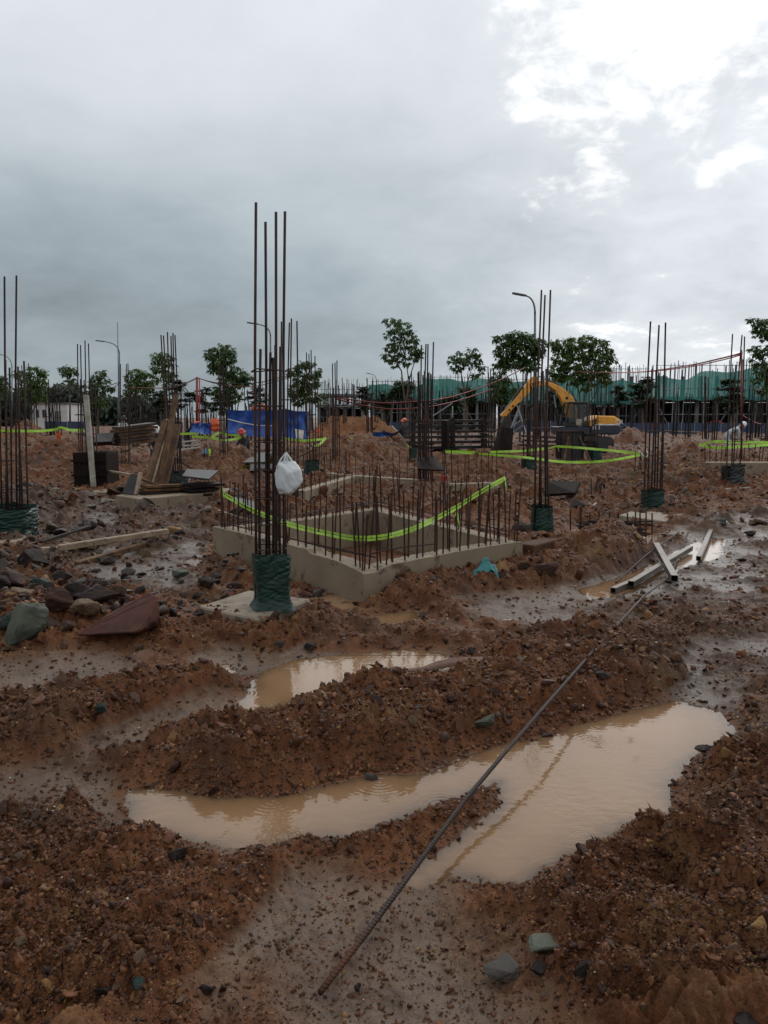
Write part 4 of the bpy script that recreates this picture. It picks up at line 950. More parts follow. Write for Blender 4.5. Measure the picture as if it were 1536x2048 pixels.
board('small whitish offcut on the ground by the long concrete beam', GT(208,1009) + Vector((0,0,.05)), GT(231,1009) + Vector((0,0,.05)), .12, .07, 'white_pole', 'timber')
board('thin pale batten crossing toward the pit over the rubble', D(398,1009,12.2), D(520,1047,9.2), .03, .02, 'wood_pale', 'timber')
board('pale batten lying toward the leaning boards from the black form', D(218,942,16), D(262,950,15), .05, .04, 'wood_pale', 'timber')
board('slanting brown batten across the foot of the leaning boards', D(262,951,13.1), D(322,972,12.9), .04, .03, 'wood', 'timber')
# long concrete beam with stacked forms
Yb = 13.2
b0, b1, b2 = Vector((D(238,1000,12.9).x, 12.75)), Vector((D(285,1030,12.3).x, 12.15)), Vector((D(470,1015,13.3).x, 13.6))
ob = [tuple(b1), tuple(b2), (b2.x - .25, b2.y + .45), tuple(b0)]
tag(MB().slab(ob, -.2, .27).build('concrete_beam', M['concrete'], None, bevel=.012), 'low cast concrete beam carrying stacked boards, behind the long timber beam', 'concrete beam')
zt = .275
def onbeam(x, y, Y): return D(x, y, Y)
for i, (x0, x1, y, lab) in enumerate(((283,380,987,'lowest board of the stack on the concrete beam'), (283,372,980,'middle board of the stack on the concrete beam'), (288,372,973,'top board of the stack on the concrete beam'))):
    board(lab, D(x0, y, 12.75), D(x1, y - 3, 13.35), .22, .045, 'wood' if i else 'wood_dark', 'timber')
for i, (x0, y0, x1, y1, lab) in enumerate(((370,990,432,985,'bottom dark plywood panel on the end of the concrete beam'), (366,981,430,976,'second dark plywood panel on the end of the concrete beam'), (372,971,436,967,'third dark plywood panel on the end of the concrete beam'))):
    board(lab, D(x0, y0, 13.1), D(x1, y1, 13.5), .5, .05, 'form', 'panel', name='plywood_sheet')
def quad_panel(name, label, cat, pts, th, mname):
    P = [Vector(p) for p in pts]; n_ = (P[1] - P[0]).cross(P[2] - P[0]).normalized() * th
    V = [tuple(p) for p in P] + [tuple(p + n_) for p in P]
    return tag(MB().add(V, [(0,1,2,3),(7,6,5,4),(0,4,5,1),(1,5,6,2),(2,6,7,3),(3,7,4,0)]).build(name, M[mname], None), label, cat)
quad_panel('plywood_sheet', 'wet grey plywood sheet topping the stack of dark panels', 'panel', [D(364,955,13.0), D(418,961,12.9), D(437,944,14.1), D(374,941,14.2)], .03, 'plate')
quad_panel('plywood_sheet', 'grey blue board leaning at the foot of the leaning planks', 'panel', [D(245,988,12.75), D(276,991,12.7), D(283,951,12.95), D(262,950,13.0)], .025, 'plate')
quad_panel('plywood_sheet', 'grey sheet lying inside the back of the pit bars near the tape end', 'panel', [D(460,1003,10.2), D(508,1020,9.4), D(512,1007,10.4), D(470,996,11)], .02, 'plate')
# boards leaning up against the bent column
for i, (x0, y0, x1, y1, w, m_, lab) in enumerate(((286,993,331,842,.11,'wood','leaning plank in front, weathered grey brown'), (294,992,337,840,.10,'wood_pale','leaning plank with the palest face, second in the bundle'),
        (304,992,344,843,.10,'wood','third leaning plank of the bundle, brown'), (316,990,352,790,.10,'wood','tallest leaning plank, reaching up past the others'), (326,984,356,850,.12,'wood','last leaning plank, at the back against the bent bars'))):
    board(lab, D(x0, y0, 12.95 + .1 * i), D(x1, y1, 14.2 + .12 * i), w, .07, m_, 'plank', 'planks leaning on the bent column', 'plank', up=(0,-1,.5))
board('short splintered post standing beside the grey blue board', D(272,990,12.7), D(281,945,12.85), .06, .05, 'wood_pale', 'timber')
# black square form and white pole
fx0, fx1 = D(151,972,15.9).x, D(217,972,15.9).x; fz0, fz1 = .12, D(183,905,15.9).z
root = thing('column_form', ((fx0+fx1)/2, 15.9, .12), 'black square plywood column form round the bars behind the pale pole', 'formwork')
for (c, s_) in ((((fx0+fx1)/2, 15.85, (fz0+fz1)/2), (fx1-fx0, .03, fz1-fz0)), ((fx0+.016, 16.2, (fz0+fz1)/2 - .002), (.03, .66, fz1-fz0-.02)), ((fx1-.016, 16.2, (fz0+fz1)/2 - .002), (.03, .66, fz1-fz0-.02)), (((fx0+fx1)/2, 16.55, (fz0+fz1)/2 - .004), (fx1-fx0, .03, fz1-fz0))):
    MB().box(c, s_).build('panel', M['form'], root)
for z in (.25, .55):
    MB().box(((fx0+fx1)/2, 15.81, fz0 + z), (fx1-fx0+.06, .05, .05)).build('batten', M['form'], root)
board('pale dirty pole leaning upright against the black square form', D(187,974,15.6), D(172,790,15.75), .10, .07, 'white_pole', 'pole', name='pole')
# tilted rusty plate by the thick column; panels near the right boulder
quad_panel('steel_plate', 'rusty steel plate tilted against the thick rebar column', 'plate', [D(838,940,16.2), D(889,943,15.9), D(872,914,16.6), D(832,916,16.7)], .03, 'form')
quad_panel('formwork_board', 'dark timber form panel with a batten, lying by the middle concrete block', 'panel', [D(1090,993,13.6), D(1150,990,13.4), D(1162,968,13.7), D(1090,966,13.9)], .05, 'form')
quad_panel('plywood_sheet', 'grey sheet propped on the ground by the fallen lime tape', 'panel', [D(486,927,20.0), D(530,926,19.6), D(545,905,21.2), D(512,908,21.5)], .03, 'plate')
quad_panel('formwork_board', 'black form panel lying behind the tallest column', 'panel', [D(500,945,19.0), D(548,945,18.7), D(548,932,19.4), D(502,931,19.8)], .05, 'form')

# ------------------------------------------------------------------ cast concrete blocks and beams farther in
def block(label, x0, x1, yt, yb, Y, th, rot=0.0, mname='concrete', name='concrete_block', cat='concrete block'):
    a = D(x0, yt, Y); b = D(x1, yt, Y); c = Vector(((a.x+b.x)/2, Y + th/2))
    return tag(MB().slab(sq((c.x, c.y), b.x - a.x, th, rot), D(x0, yb, Y).z - .15, a.z).build(name, M[mname], None, bevel=.012), label, cat)
block('rearmost concrete block under the green wrapped column by the lime tape', 968, 1052, 932, 952, 24.6, 1.2, .03)
block('middle concrete block with the lime tape passing above it', 1018, 1100, 955, 987, 19.3, 1.4, .03)
block('grey concrete block under the thick rebar column', 820, 898, 985, 1004, 16.0, 1.2, .05, 'concrete')
block('low concrete strip in front of the orange soil bank', 632, 735, 934, 946, 21.6, .9, .02)
block('cast concrete strip between the grey sheet and the tall wrap', 455, 545, 946, 962, 19.8, .5, .02)
block('far long concrete beam below the lime loop at the edge of the site', 1412, 1600, 925, 950, 18.4, .4, -.02, name='concrete_beam', cat='concrete beam')
pit2 = thing('foundation_pit', (D(720,985,15.5).x, 15.5, 0), 'second low concrete foundation pit right behind the near one', 'foundation')
for (x0, Y0, x1, Y1) in ((600,13.2,704,16.6), (704,16.8,840,15.6), (704,16.8,560,19.5), (900,14.6,1000,15.0)):
    p = D(x0, 990, Y0); q = D(x1, 990, Y1); d = (q - p).normalized() * .11
    MB().beam((p.x, p.y, .09), (q.x - d.x, q.y - d.y, .09), .2, .42).build('wall', M['concrete'], pit2, bevel=.01)
    for i in range(9):
        f = (i + .5 + random.uniform(-.3, .3)) / 9; a = p.lerp(q, f); h = random.uniform(.45, .62)
        bar_part(pit2, (a.x, a.y, .25), (a.x + random.gauss(0, .02), a.y, .3 + h), .009, M['rebar_rust'], 4, .003)
# starter bars under the far lime loops
def bar_row(label, pts, h, group='rows of far starter bars'):
    root = thing('bar_row', tuple(D(*pts[0])), label, 'starter bars', group)
    for (x, y, Y) in pts:
        p = D(x, y, Y); bar_part(root, p, p + Vector((random.gauss(0, .03), random.gauss(0, .03), h * random.uniform(.88, 1.1))), .011, M['rebar'], 4, .003)
bar_row('row of starter bars carrying the long lime tape beside the neat green wrap', [(1268 + 5*i, 962 + i*.5, 17.6 + .25*i) for i in range(6)] , .68)
bar_row('row of starter bars under the lime loop at the site edge', [(1412 + 9.5*i + random.uniform(-3, 3), 932, 18.6 + .06*i) for i in range(15)], .52)
bar_row('small group of starter bars stuck in the red rubble right of the dark form panel', [(1183 + 5*i, 996 + 2 * (i % 2), 13.3 + .2*i) for i in range(5)], .36)
bar_row('row of starter bars below the point of lime tape by the blue tarp', [(628 + 5.2*i, 935, 21 + .2*i) for i in range(6)], .75)
bar_row('row of starter bars below the slack white and lime tape', [(694 + 9*i, 905 + i*.7, 27.5 + .1*i) for i in range(15)], .48)
bar_row('three thick starter bars with the red rag tied to them', [(887,996,14.6), (896,996,14.9), (903,994,15.2), (890,996,15.5)], 1.02)
bar_row('starter bars near the green rag stick, left of the bare column', [(411,938,21.8), (416,938,21.6), (421,937,21.4)], .75)

# small flags and rags
def flag(label, x, y, Y, w, h, mname, pole=None):
    root = thing('flag', tuple(D(x, y, Y)), label, 'flag')
    n = 10; U, V_ = np.meshgrid(np.linspace(0, 1, n), np.linspace(0, 1, n)); k = PX(Y); p = D(x, y, Y)
    X = p.x + (U - .5) * w * k * (1 - .35 * V_ * 0 + .1 * np.sin(V_ * 5)); Z = p.z + (.5 - V_) * h * k; Yv = Y + .02 * np.sin(U * 9 + V_ * 2) + .02 * V_
    grid_mesh('cloth', np.stack([X.ravel(), Yv.ravel(), Z.ravel()], 1), n, n, M[mname], root)
    if pole: MB().tube([D(pole[0], pole[1], Y + .02), D(pole[2], pole[3], Y + .02)], .010, 5).build('stick', M['wood_pale'], root)
flag('orange rag tied on a stick below the left lime tape', 117, 872, 26, 9, 13, 'orange', (113, 866, 117, 890))
flag('red rag knotted on three thick starter bars', 888, 957, 14.5, 9, 11, 'red', (886, 950, 888, 966))
flag('bright green rag on a stick in front of the leaning planks', 419, 905, 21.2, 5, 14, 'tape', (416, 890, 419, 936))
board('pale stick propped in the soil beside the orange rag', D(122,875,26), D(137,892,25.6), .03, .03, 'wood_pale', 'stick', name='stick')
def hook(label, x, y, Y, s=1.0):
    P = [D(x-12*s, y-6*s, Y), D(x-6*s, y+2*s, Y), D(x, y+7*s, Y), D(x+5*s, y+5*s, Y), D(x+6*s, y-1*s, Y), D(x+3*s, y-6*s, Y)]
    tag(MB().tube(P, .02, 6).build('plastic_hook', M['offwhite'], None, smooth=True), label, 'plastic pipe')
hook('white bent plastic pipe end hooked on the starter bars at the tape corner', 1290, 908, 18)
hook('pale bent pipe end hooked below the point of tape by the blue tarp', 622, 892, 26, .7)

# ------------------------------------------------------------------ trees
def tree(label, Y, blobs, stems, kind='leaf', group='young street trees', dens=1.0, droop=.7, leafpx=9.0, name='street_tree', tiers=False, base_y=None):
    k = PX(Y); b = D(stems[0][0][0], 862 if base_y is None else base_y, Y); b.z = 0
    root = thing(name, (b.x, Y, 0), label, 'tree', group)
    mb = MB(); nst = len(stems)
    for i, st in enumerate(stems):
        P = [D(x, y, Y + (random.uniform(-.4, .4) if j else 0)) for j, (x, y) in enumerate(st)]
        if i == 0: P = [Vector((b.x, Y, -.1))] + P[0 if P[0].z > .4 else 1:]
        r0 = (.075 if i == 0 else .045) * (Y / 45); mb.tube(P, [r0 * (1 - .6 * j / (len(P) - 1)) for j in range(len(P))], 6)
    # twigs into the crown
    src = [D(*st[-1], Y) for st in stems]
    for (x, y, rx, ry) in blobs:
        c = D(x, y, Y); s0 = min(src, key=lambda p: (p - c).length); mb.tube([s0, s0.lerp(c, .5) + Vector((0, random.uniform(-.2, .2), .1)), c], [.03, .022, .012], 4)
    mb.build('trunk', M['bark'], root)
    # crown: tufts of drooping leaves
    cs, ax = [], []
    for (x, y, rx, ry) in blobs:
        c = np.array(D(x, y, Y)); n = max(5, int(dens * rx * ry * .13))
        q = rng.normal(size=(n, 3)); q /= np.linalg.norm(q, axis=1)[:, None]; q *= rng.uniform(.25, 1.0, (n, 1)) ** .5
        off = q * np.array([rx * k, min(rx, ry * 1.5) * k, ry * k])
        cs.append(c + off); ax.append(q)
    cs = np.concatenate(cs); ax = np.concatenate(ax)
    nl = 7; N = len(cs) * nl
    C = np.repeat(cs, nl, 0); A = rng.uniform(0, 2 * np.pi, N); L = leafpx * k * rng.uniform(.7, 1.25, N); el = rng.normal(-droop if not tiers else -.05, .42 if not tiers else .2, N)
    out = np.repeat(ax, nl, 0)
    d = np.stack([np.cos(A) * np.cos(el) + .5 * out[:, 0], np.sin(A) * np.cos(el) + .5 * out[:, 1], np.sin(el)], 1); d /= np.linalg.norm(d, axis=1)[:, None]
    s_ = np.cross(d, np.array([0, 0, 1.0]) + rng.normal(0, .35, (N, 3))); s_ /= np.linalg.norm(s_, axis=1)[:, None] + 1e-9
    w = L * rng.uniform(.16, .24, N); up = np.cross(s_, d)
    st_ = C + d * (L * .12)[:, None]
    p0 = st_; p1 = st_ + d * (L * .5)[:, None] + s_ * w[:, None] + up * (L * .05)[:, None]; p3 = st_ + d * (L * .5)[:, None] - s_ * w[:, None] + up * (L * .05)[:, None]; p2 = st_ + d * L[:, None] - up * (L * .06)[:, None]
    V = np.stack([p0, p1, p2, p3], 1).reshape(-1, 3) - np.array(root.location)
    F_ = np.arange(N * 4).reshape(N, 4)
    o = mesh_np('crown', V, F_, M[kind]); o.parent = root
    return root
tree('tall airy young tree with bare forked stems, left of the thick column', 45, [(788,642,18,10),(806,655,20,14),(788,668,16,12),(816,672,18,14),(782,692,16,12),(800,690,18,12),(826,690,14,16),(778,712,14,10),(800,712,16,10),(826,712,14,10),(790,728,8,6),(812,722,12,8),(836,705,8,16)],
     [[(814,850),(813,820),(806,775),(803,742),(792,724)], [(813,800),(818,762),(813,730),(810,712)], [(817,766),(824,740),(832,716)]], dens=.8)
tree('small airy tree with drooping tufts beside the dense tree over the boom', 50, [(906,718,12,9),(925,712,16,12),(945,704,14,10),(958,712,12,10),(938,728,14,10),(912,735,10,10),(960,735,10,10),(952,750,9,8),(920,725,14,10)],
     [[(932,850),(931,810),(927,772),(922,745)], [(929,790),(937,758),(944,735)]], dens=.8)
tree('dense round tree left of the lamp post, over the digger boom', 42, [(1008,678,22,14),(1040,674,26,14),(1064,684,20,16),(1014,698,22,16),(1046,700,26,18),(1076,702,14,14),(1030,722,26,16),(1058,728,20,16),(1000,735,16,14),(1085,690,8,14),(1005,712,14,12),(998,765,22,16),(1015,790,24,18),(995,790,20,16)],
     [[(1040,850),(1040,810),(1036,770),(1030,740)], [(1040,800),(1052,760),(1060,735)], [(1038,790),(1018,760),(1008,740)]], 'leaf', dens=1.25)
tree('broad dense tree with the lightest top, right of the lamp post', 42, [(1145,684,20,12),(1172,680,20,12),(1196,688,18,12),(1122,694,16,12),(1110,684,10,10),(1160,700,34,16),(1216,702,12,12),(1222,718,9,12),(1125,716,22,14),(1190,714,24,16),(1150,724,28,16),(1112,738,18,14),(1178,742,28,16),(1208,738,14,18),(1145,752,24,14),(1208,760,12,12),(1115,755,14,12),(1170,768,18,12)],
     [[(1165,850),(1162,820),(1158,785),(1150,755)], [(1165,820),(1172,780),(1182,745)], [(1160,815),(1140,780),(1128,745)], [(1164,830),(1190,790),(1200,755)]], 'leaf_light', dens=1.2)
tree('tree cut by the picture edge above the site edge lime loop', 38, [(1512,642,18,10),(1530,650,18,14),(1520,665,20,10),(1545,675,20,20),(1512,700,14,10),(1530,705,18,12),(1508,715,10,8),(1528,730,20,14),(1545,745,20,20),(1520,752,18,12),(1530,775,16,14)],
     [[(1535,860),(1534,800),(1530,760),(1526,720)], [(1533,790),(1542,740),(1545,690)]], dens=.95)
tree('big lopsided tree with a second low crown, behind the blue tarp', 50, [(422,706,16,12),(448,698,20,12),(462,710,12,12),(438,722,22,16),(428,735,14,10),(454,738,22,18),(456,760,22,16),(448,782,24,16),(484,748,16,12),(496,758,12,10),(480,766,14,10),(465,790,18,14)],
     [[(458,850),(458,820),(456,790),(452,750)], [(470,850),(478,800),(488,770)]], dens=1.15)
tree('slim ragged tree rising behind the bent column', 50, [(318,710,14,8),(335,712,14,10),(312,718,8,8),(320,730,16,12),(342,728,8,8),(318,748,16,12),(338,750,12,12),(332,768,8,8),(348,748,6,6)], [[(335,850),(333,810),(330,775),(325,740)]], 'leaf_light', dens=.9)
tree('bright green round tree with a forked bare trunk', 60, [(270,744,14,8),(286,746,12,8),(264,758,14,10),(284,762,16,12),(258,775,14,10),(276,776,18,10),(300,770,12,8),(306,762,8,7),(264,788,10,7),(292,782,10,8)], [[(281,850),(281,822),(280,800),(276,788)], [(281,812),(288,797),(290,785)], [(281,815),(270,800),(266,790)]], 'leaf_light', dens=1.1)
tree('bushy light tree over the orange soil heap', 60, [(44,746,14,8),(68,742,16,10),(88,746,10,8),(56,760,20,12),(80,764,14,12),(62,778,20,12),(76,790,16,12),(58,796,14,10),(46,775,10,10),(30,748,8,5)], [[(62,850),(62,825),(62,800)], [(62,830),(72,810),(75,795)]], 'leaf_light', dens=1.05)
tree('small topknot tree on a tall thin trunk by the white shed', 65, [(128,738,10,8),(140,735,10,8),(148,744,8,8),(136,748,10,8),(142,760,6,8)], [[(140,850),(140,820),(139,790),(138,760)]], dens=1.0)
tree('tree behind the pale pole with loose low branches', 55, [(200,746,12,8),(190,756,12,8),(206,760,10,8),(196,770,16,10),(182,768,10,8),(216,776,10,7),(226,778,7,6),(190,788,14,12),(200,802,16,12),(184,800,10,10)], [[(196,850),(196,825),(195,790),(196,765)]], dens=1.0)
tree('rounded tree behind the tallest column, right over the blue tarp', 45, [(586,738,14,10),(604,730,14,10),(620,728,10,10),(632,742,9,10),(596,752,20,12),(622,756,16,12),(606,770,22,12),(632,765,8,8),(590,778,16,12),(618,790,26,14),(596,798,18,10),(640,795,14,12)], [[(612,850),(612,825),(610,790),(606,755)]], dens=1.1)
tree('tree cut by the left edge beside the tall left bars', 55, [(-4,765,14,12),(8,758,10,8),(2,785,12,12),(12,776,8,8)], [[(0,850),(0,820),(2,775)]], dens=1.0)
for (x, y, w, h, Y, lab) in ((322,802,24,20,55,'dark tiered tree between the forked tree and the bent column'), (362,788,26,28,55,'dark tiered tree just left of the red poles'), (404,800,22,24,56,'dark tiered tree right of the red poles'),
        (512,796,22,20,55,'dark tiered tree behind the tallest column'), (728,795,24,24,58,'dark tiered tree left of the airy forked tree'), (768,806,18,20,60,'small dark tree in front of the teal net'), (1285,785,30,30,52,'dark tiered tree behind the leaning bars of the neat wrap'),
        (1236,792,18,22,56,'dark tiered tree beside the far lamp post'), (1462,792,26,36,48,'dark tree in front of the teal net by the site edge'), (440,808,26,22,54,'dark low tree under the lopsided tree')):
    bl = []
    for j in range(5):
        yy = y - h + 2 * h * (j + .4) / 5; ww = w * (.75, 1.0, 1.1, .9, .55)[j] * random.uniform(.8, 1.15)
        for q_ in range(4):
            o_ = random.uniform(-1, 1); bl.append((x + ww * .75 * o_, yy + abs(o_) * h * .08 + random.uniform(-4, 4), ww * random.uniform(.22, .38), h * random.uniform(.08, .16)))
    tree(lab, Y, bl, [[(x, 852), (x, y + h * .6), (x, y - h * .6)]], 'leaf_dark', 'dark tiered trees', dens=3.6, tiers=True, leafpx=8, name='tiered_tree')
for (x, y, w, h, Y, lab) in ((800,785,30,24,52,'dark bush like crown right behind the airy forked tree'), (905,800,22,20,60,'low dark tree left of the small airy tree'), (935,788,20,16,58,'low dark tree under the small airy tree'), (1110,800,30,26,60,'dark low tree behind the digger boom')):
    bl = [(x + random.uniform(-w, w) * .7, y + random.uniform(-h, h) * .7, w * .45, h * .4) for _ in range(9)]
    tree(lab, Y, bl, [[(x, 855), (x, y)]], 'leaf_dark', 'low dark trees', dens=1.4, name='low_tree')
# far wood at the left
mbv = []; n = 2600
xs = rng.uniform(-60, 330, n); top = 792 + 14 * fbm(xs * .03, xs * 0 + 2, 3, 4) + np.where(xs > 150, (xs - 150) * .16, 0) - np.where((xs > 40) & (xs < 150), 10, 0)
cpt = []
for x, tp_ in zip(xs, top):
    Yw = random.uniform(130, 150); p = D(x, tp_ + random.random() ** 1.5 * max(6, 846 - tp_), Yw); cpt.append(p[:])
cpt = np.array(cpt); N = len(cpt) * 6; C = np.repeat(cpt, 6, 0) + rng.normal(0, .5, (N, 3)); d = rng.normal(size=(N, 3)); d /= np.linalg.norm(d, axis=1)[:, None]; e = np.cross(d, rng.normal(size=(N, 3))); e /= np.linalg.norm(e, axis=1)[:, None]
L = rng.uniform(.4, .9, (N, 1)); V = np.stack([C - d * L, C + e * L * .5, C + d * L, C - e * L * .5], 1).reshape(-1, 3)
tag(mesh_np('treeline', V, np.arange(N * 4).reshape(N, 4), M['leaf_far']), 'far dark wood along the horizon behind the white shed', 'trees', kind='stuff')

# ------------------------------------------------------------------ street lamps
def lamp(label, x, yt, yb, Y, hx, hy, side=-1):
    b = D(x, 860, Y); b.z = 0; root = thing('street_lamp', (b.x, Y, 0), label, 'street lamp', 'street lamps along the far road')
    tp_ = D(x, yt + (12 if Y < 60 else 8), Y); hd = D(hx, hy, Y)
    cv = [tp_, tp_.lerp(Vector((tp_.x, Y, hd.z)), .7) + Vector(((hd.x - tp_.x) * .10, 0, 0)), Vector((tp_.x + (hd.x - tp_.x) * .38, Y, tp_.z + (hd.z - tp_.z) * .92)), hd]
    tp_ = D(x, yt + (30 if Y < 60 else 18), Y); ct = Vector((tp_.x, Y, hd.z - (.05 if Y < 60 else .1)))
    cv = [tp_ * (1 - u) ** 2 + ct * (2 * u * (1 - u)) + hd * u * u for u in np.linspace(0, 1, 9)]
    MB().tube([Vector((b.x, Y, 0)), tp_], [.10, .065], 8).build('pole', M['lamp_grey'], root, smooth=True)
    MB().tube(cv, list(np.linspace(.062, .04, 9)), 6).build('arm', M['lamp_grey'], root, smooth=True)
    dd = (hd - cv[-2]).normalized()
    mb = MB(); s_ = dd.cross(Vector((0,0,1))).normalized(); u = s_.cross(dd)
    pts = [(-.15,.06),(.1,.15),(.55,.14),(.72,.05)]
    V = [];
    for a, w in pts:
        for k in ((-1, -.3), (1, -.3), (.7, .5), (-.7, .5)): V.append(tuple(hd + dd * a + s_ * w * k[0] + u * .13 * k[1]))
    mb.add(V, [(i*4+j, i*4+(j+1) % 4, i*4+4+(j+1) % 4, i*4+4+j) for i in range(3) for j in range(4)] + [(0,1,2,3),(15,14,13,12)])
    mb.build('lamp_head', M['steel_dark'], root)
lamp('tallest looking street lamp, between the two dense trees', 1070, 600, 850, 47, 1048, 591)
lamp('thin street lamp half hidden by the tallest rebar column', 541, 655, 850, 62, 512, 648)
lamp('street lamp with its arm to the left, above the forked tree', 239, 690, 850, 77, 206, 683)
lamp('small far street lamp over the teal net', 754, 752, 850, 130, 741, 748)
lamp('small far street lamp right of the broad light tree', 1240, 730, 850, 104, 1235, 725)
lamp('thin street lamp at the left edge behind the left bars', 24, 716, 850, 92, -2, 709)
tag(MB().tube([D(236,850,80), D(237,760,80), D(235,644,80)], [.08,.06,.03], 6).build('mast', M['lamp_grey'], None), 'thin tall mast rising beside the left street lamp', 'mast')

# ------------------------------------------------------------------ unfinished buildings behind
def net_mat():
    m = bpy.data.materials.new('net'); m.use_nodes = True; q = NT(m.node_tree); tc_ = q.n('ShaderNodeTexCoord').outputs['Object']
    b = q.n('ShaderNodeBsdfPrincipled'); tr = q.n('ShaderNodeBsdfTransparent'); tl = q.n('ShaderNodeBsdfTranslucent'); o = q.n('ShaderNodeOutputMaterial')
    c = q.mix(q.ss(q.noise(q.v('MULTIPLY', tc_, (1, 1, .35)), .5, 4, .6), .35, .65), (.03,.165,.145), (.055,.235,.205)); q.l(c, b.inputs['Base Color']); q.l(c, tl.inputs[0]); b.inputs['Roughness'].default_value = .8
    m1 = q.n('ShaderNodeMixShader'); m1.inputs[0].default_value = .4; q.l(b.outputs[0], m1.inputs[1]); q.l(tl.outputs[0], m1.inputs[2])
    m2 = q.n('ShaderNodeMixShader'); q.l(q.m('ADD', .78, q.m('MULTIPLY', q.noise(tc_, .7, 3), .25)), m2.inputs[0]); q.l(tr.outputs[0], m2.inputs[1]); q.l(m1.outputs[0], m2.inputs[2]); q.l(m2.outputs[0], o.inputs[0]); return m
M['net'] = net_mat()
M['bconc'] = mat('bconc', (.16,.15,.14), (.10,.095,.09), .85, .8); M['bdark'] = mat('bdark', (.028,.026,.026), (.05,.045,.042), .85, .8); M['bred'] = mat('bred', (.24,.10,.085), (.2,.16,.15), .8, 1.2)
def skeleton(label, x0, x1, Y, depth, slab_y, net=None, top_y=735, cols=8, bars=50, netmat='net', scaf=9, levels=(), barmat='rebar_far', barh=1.3):
    a = D(x0, slab_y, Y); b = D(x1, slab_y, Y); zs = a.z; k = PX(Y)
    root = thing('unfinished_building', ((a.x + b.x) / 2, Y, 0), label, 'building', 'unfinished concrete buildings')
    MB().box(((a.x+b.x)/2, Y + depth/2, zs), (b.x - a.x, depth, .35)).build('floor_slab', M['bconc'], root)
    for i in range(cols):
        x = a.x + .3 + (b.x - a.x - .6) * i / (cols - 1)
        for d in (.35, depth * .5, depth - .4):
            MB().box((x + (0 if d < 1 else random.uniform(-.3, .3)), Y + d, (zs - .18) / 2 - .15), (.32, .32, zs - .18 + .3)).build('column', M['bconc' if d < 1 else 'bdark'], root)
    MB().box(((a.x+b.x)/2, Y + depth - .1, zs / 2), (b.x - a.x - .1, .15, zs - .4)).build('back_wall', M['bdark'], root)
    zt = D(x0, top_y, Y).z
    for lv in levels: MB().box(((a.x+b.x)/2, Y + depth/2, D(x0, lv, Y).z), (b.x - a.x - .6, depth - .8, .28)).build('floor_slab', M['bconc'], root)
    for i in range(cols):
        x = a.x + .5 + (b.x - a.x - 1) * i / (cols - 1)
        for d in (depth - .8,): MB().box((x, Y + d, (zs + zt) / 2 + .15), (.3, .3, zt - zs - .35)).build('column', M['bconc'], root)
    if net:
        n, m_ = 90, 12; V = []; F = []
        for i in range(n):
            f = i / (n - 1); x = a.x - .3 + (b.x - a.x + .6) * f
            t_ = np.interp(x0 + (x1 - x0) * f, [p[0] for p in net], [p[1] for p in net]); zt2 = D(x0, t_, Y).z - .35 * abs(math.sin(f * (b.x - a.x) / 3.1)) ** 1.5 * (.5 + .5 * math.sin(f * 17)); zb = zs - .15 + .1 * math.sin(f * 40)
            for j in range(m_):
                g = j / (m_ - 1); V.append((x, Y - .9 + .05 * math.sin(f * 47 + g * 2) * (.4 + g) + .3 * vn(np.array([f*30]), np.array([g*3.0]), 4)[0] + .3 * math.sin(g * 3.1), zb + (zt2 - zb) * g))
        for i in range(n - 1):
            for j in range(m_ - 1): F.append((i*m_+j, (i+1)*m_+j, (i+1)*m_+j+1, i*m_+j+1))
        MB().add(V, F).build('safety_net', M[netmat], root, smooth=True)
    for i in range(scaf):
        x = a.x - .2 + (b.x - a.x + .4) * (i + random.uniform(-.3, .3)) / (scaf - 1)
        MB().tube([(x, Y - .55, 0), (x + random.uniform(-.1, .1), Y - .55, zt + random.uniform(-.4, .5))], .045, 5).build('scaffold_pole', M['galv'], root)
        if i % 3 == 1: MB().tube([(x, Y - .6, .2), (x + random.choice((-1, 1)) * 1.6, Y - .6, zs - .3)], .035, 4).build('scaffold_brace', M['galv'], root)
    for z in (zs * .55, zs + .9): MB().tube([(a.x, Y - .6, z), (b.x, Y - .6, z + .05)], .035, 4).build('scaffold_rail', M['galv'], root)
    zr = D(x0, top_y, Y).z - .25
    MB().tube([(a.x, Y + .4, zr + .8), (b.x, Y + .4, zr + .8)], .03, 4).build('top_rail', M['rebar_far'], root)
    for i in range(bars):
        x = a.x + .2 + (b.x - a.x - .4) * (i // 2 * 2 + random.uniform(-.4, .4) + .35 * (i % 2)) / bars; y = Y + random.choice((.4, .8, depth * .5, depth - .6))
        MB().tube([(x, y, zs), (x + random.uniform(-.06, .06), y, zr + barh * random.uniform(.5, 1.15))], .035 * random.uniform(.6, 1.3), 4).build('starter_bar', M[barmat], root)
skeleton('unfinished concrete building under a deep teal net that rises toward the site edge', 1312, 1640, 74, 10, 797, [(1312,752),(1340,756),(1370,757),(1395,744),(1440,741),(1500,735),(1640,735)], 742, 9, 90, scaf=12)
skeleton('unfinished building with a pale teal net behind the broad light tree', 1120, 1300, 82, 9, 806, [(1120,752),(1200,758),(1300,766)], 748, 7, 60, scaf=7)
skeleton('unfinished building with a teal net between the airy and the dense tree', 850, 1010, 86, 9, 800, [(850,757),(900,758),(960,757),(1010,756)], 764, 7, 44, scaf=7)
skeleton('unfinished building with a low teal net behind the dark tiered trees', 742, 842, 92, 8, 796, [(742,770),(780,768),(842,768)], 772, 6, 30, scaf=5)
skeleton('bare grey building frame with reddish walls, right of the round tree', 632, 730, 90, 8, 812, None, 788, 6, 44, scaf=5, levels=(790,), barmat='rebar_far', barh=2.0)
skeleton('dark low building frame behind the digger', 1016, 1118, 88, 8, 806, [(1016,764),(1118,762)], 768, 5, 24, scaf=5)
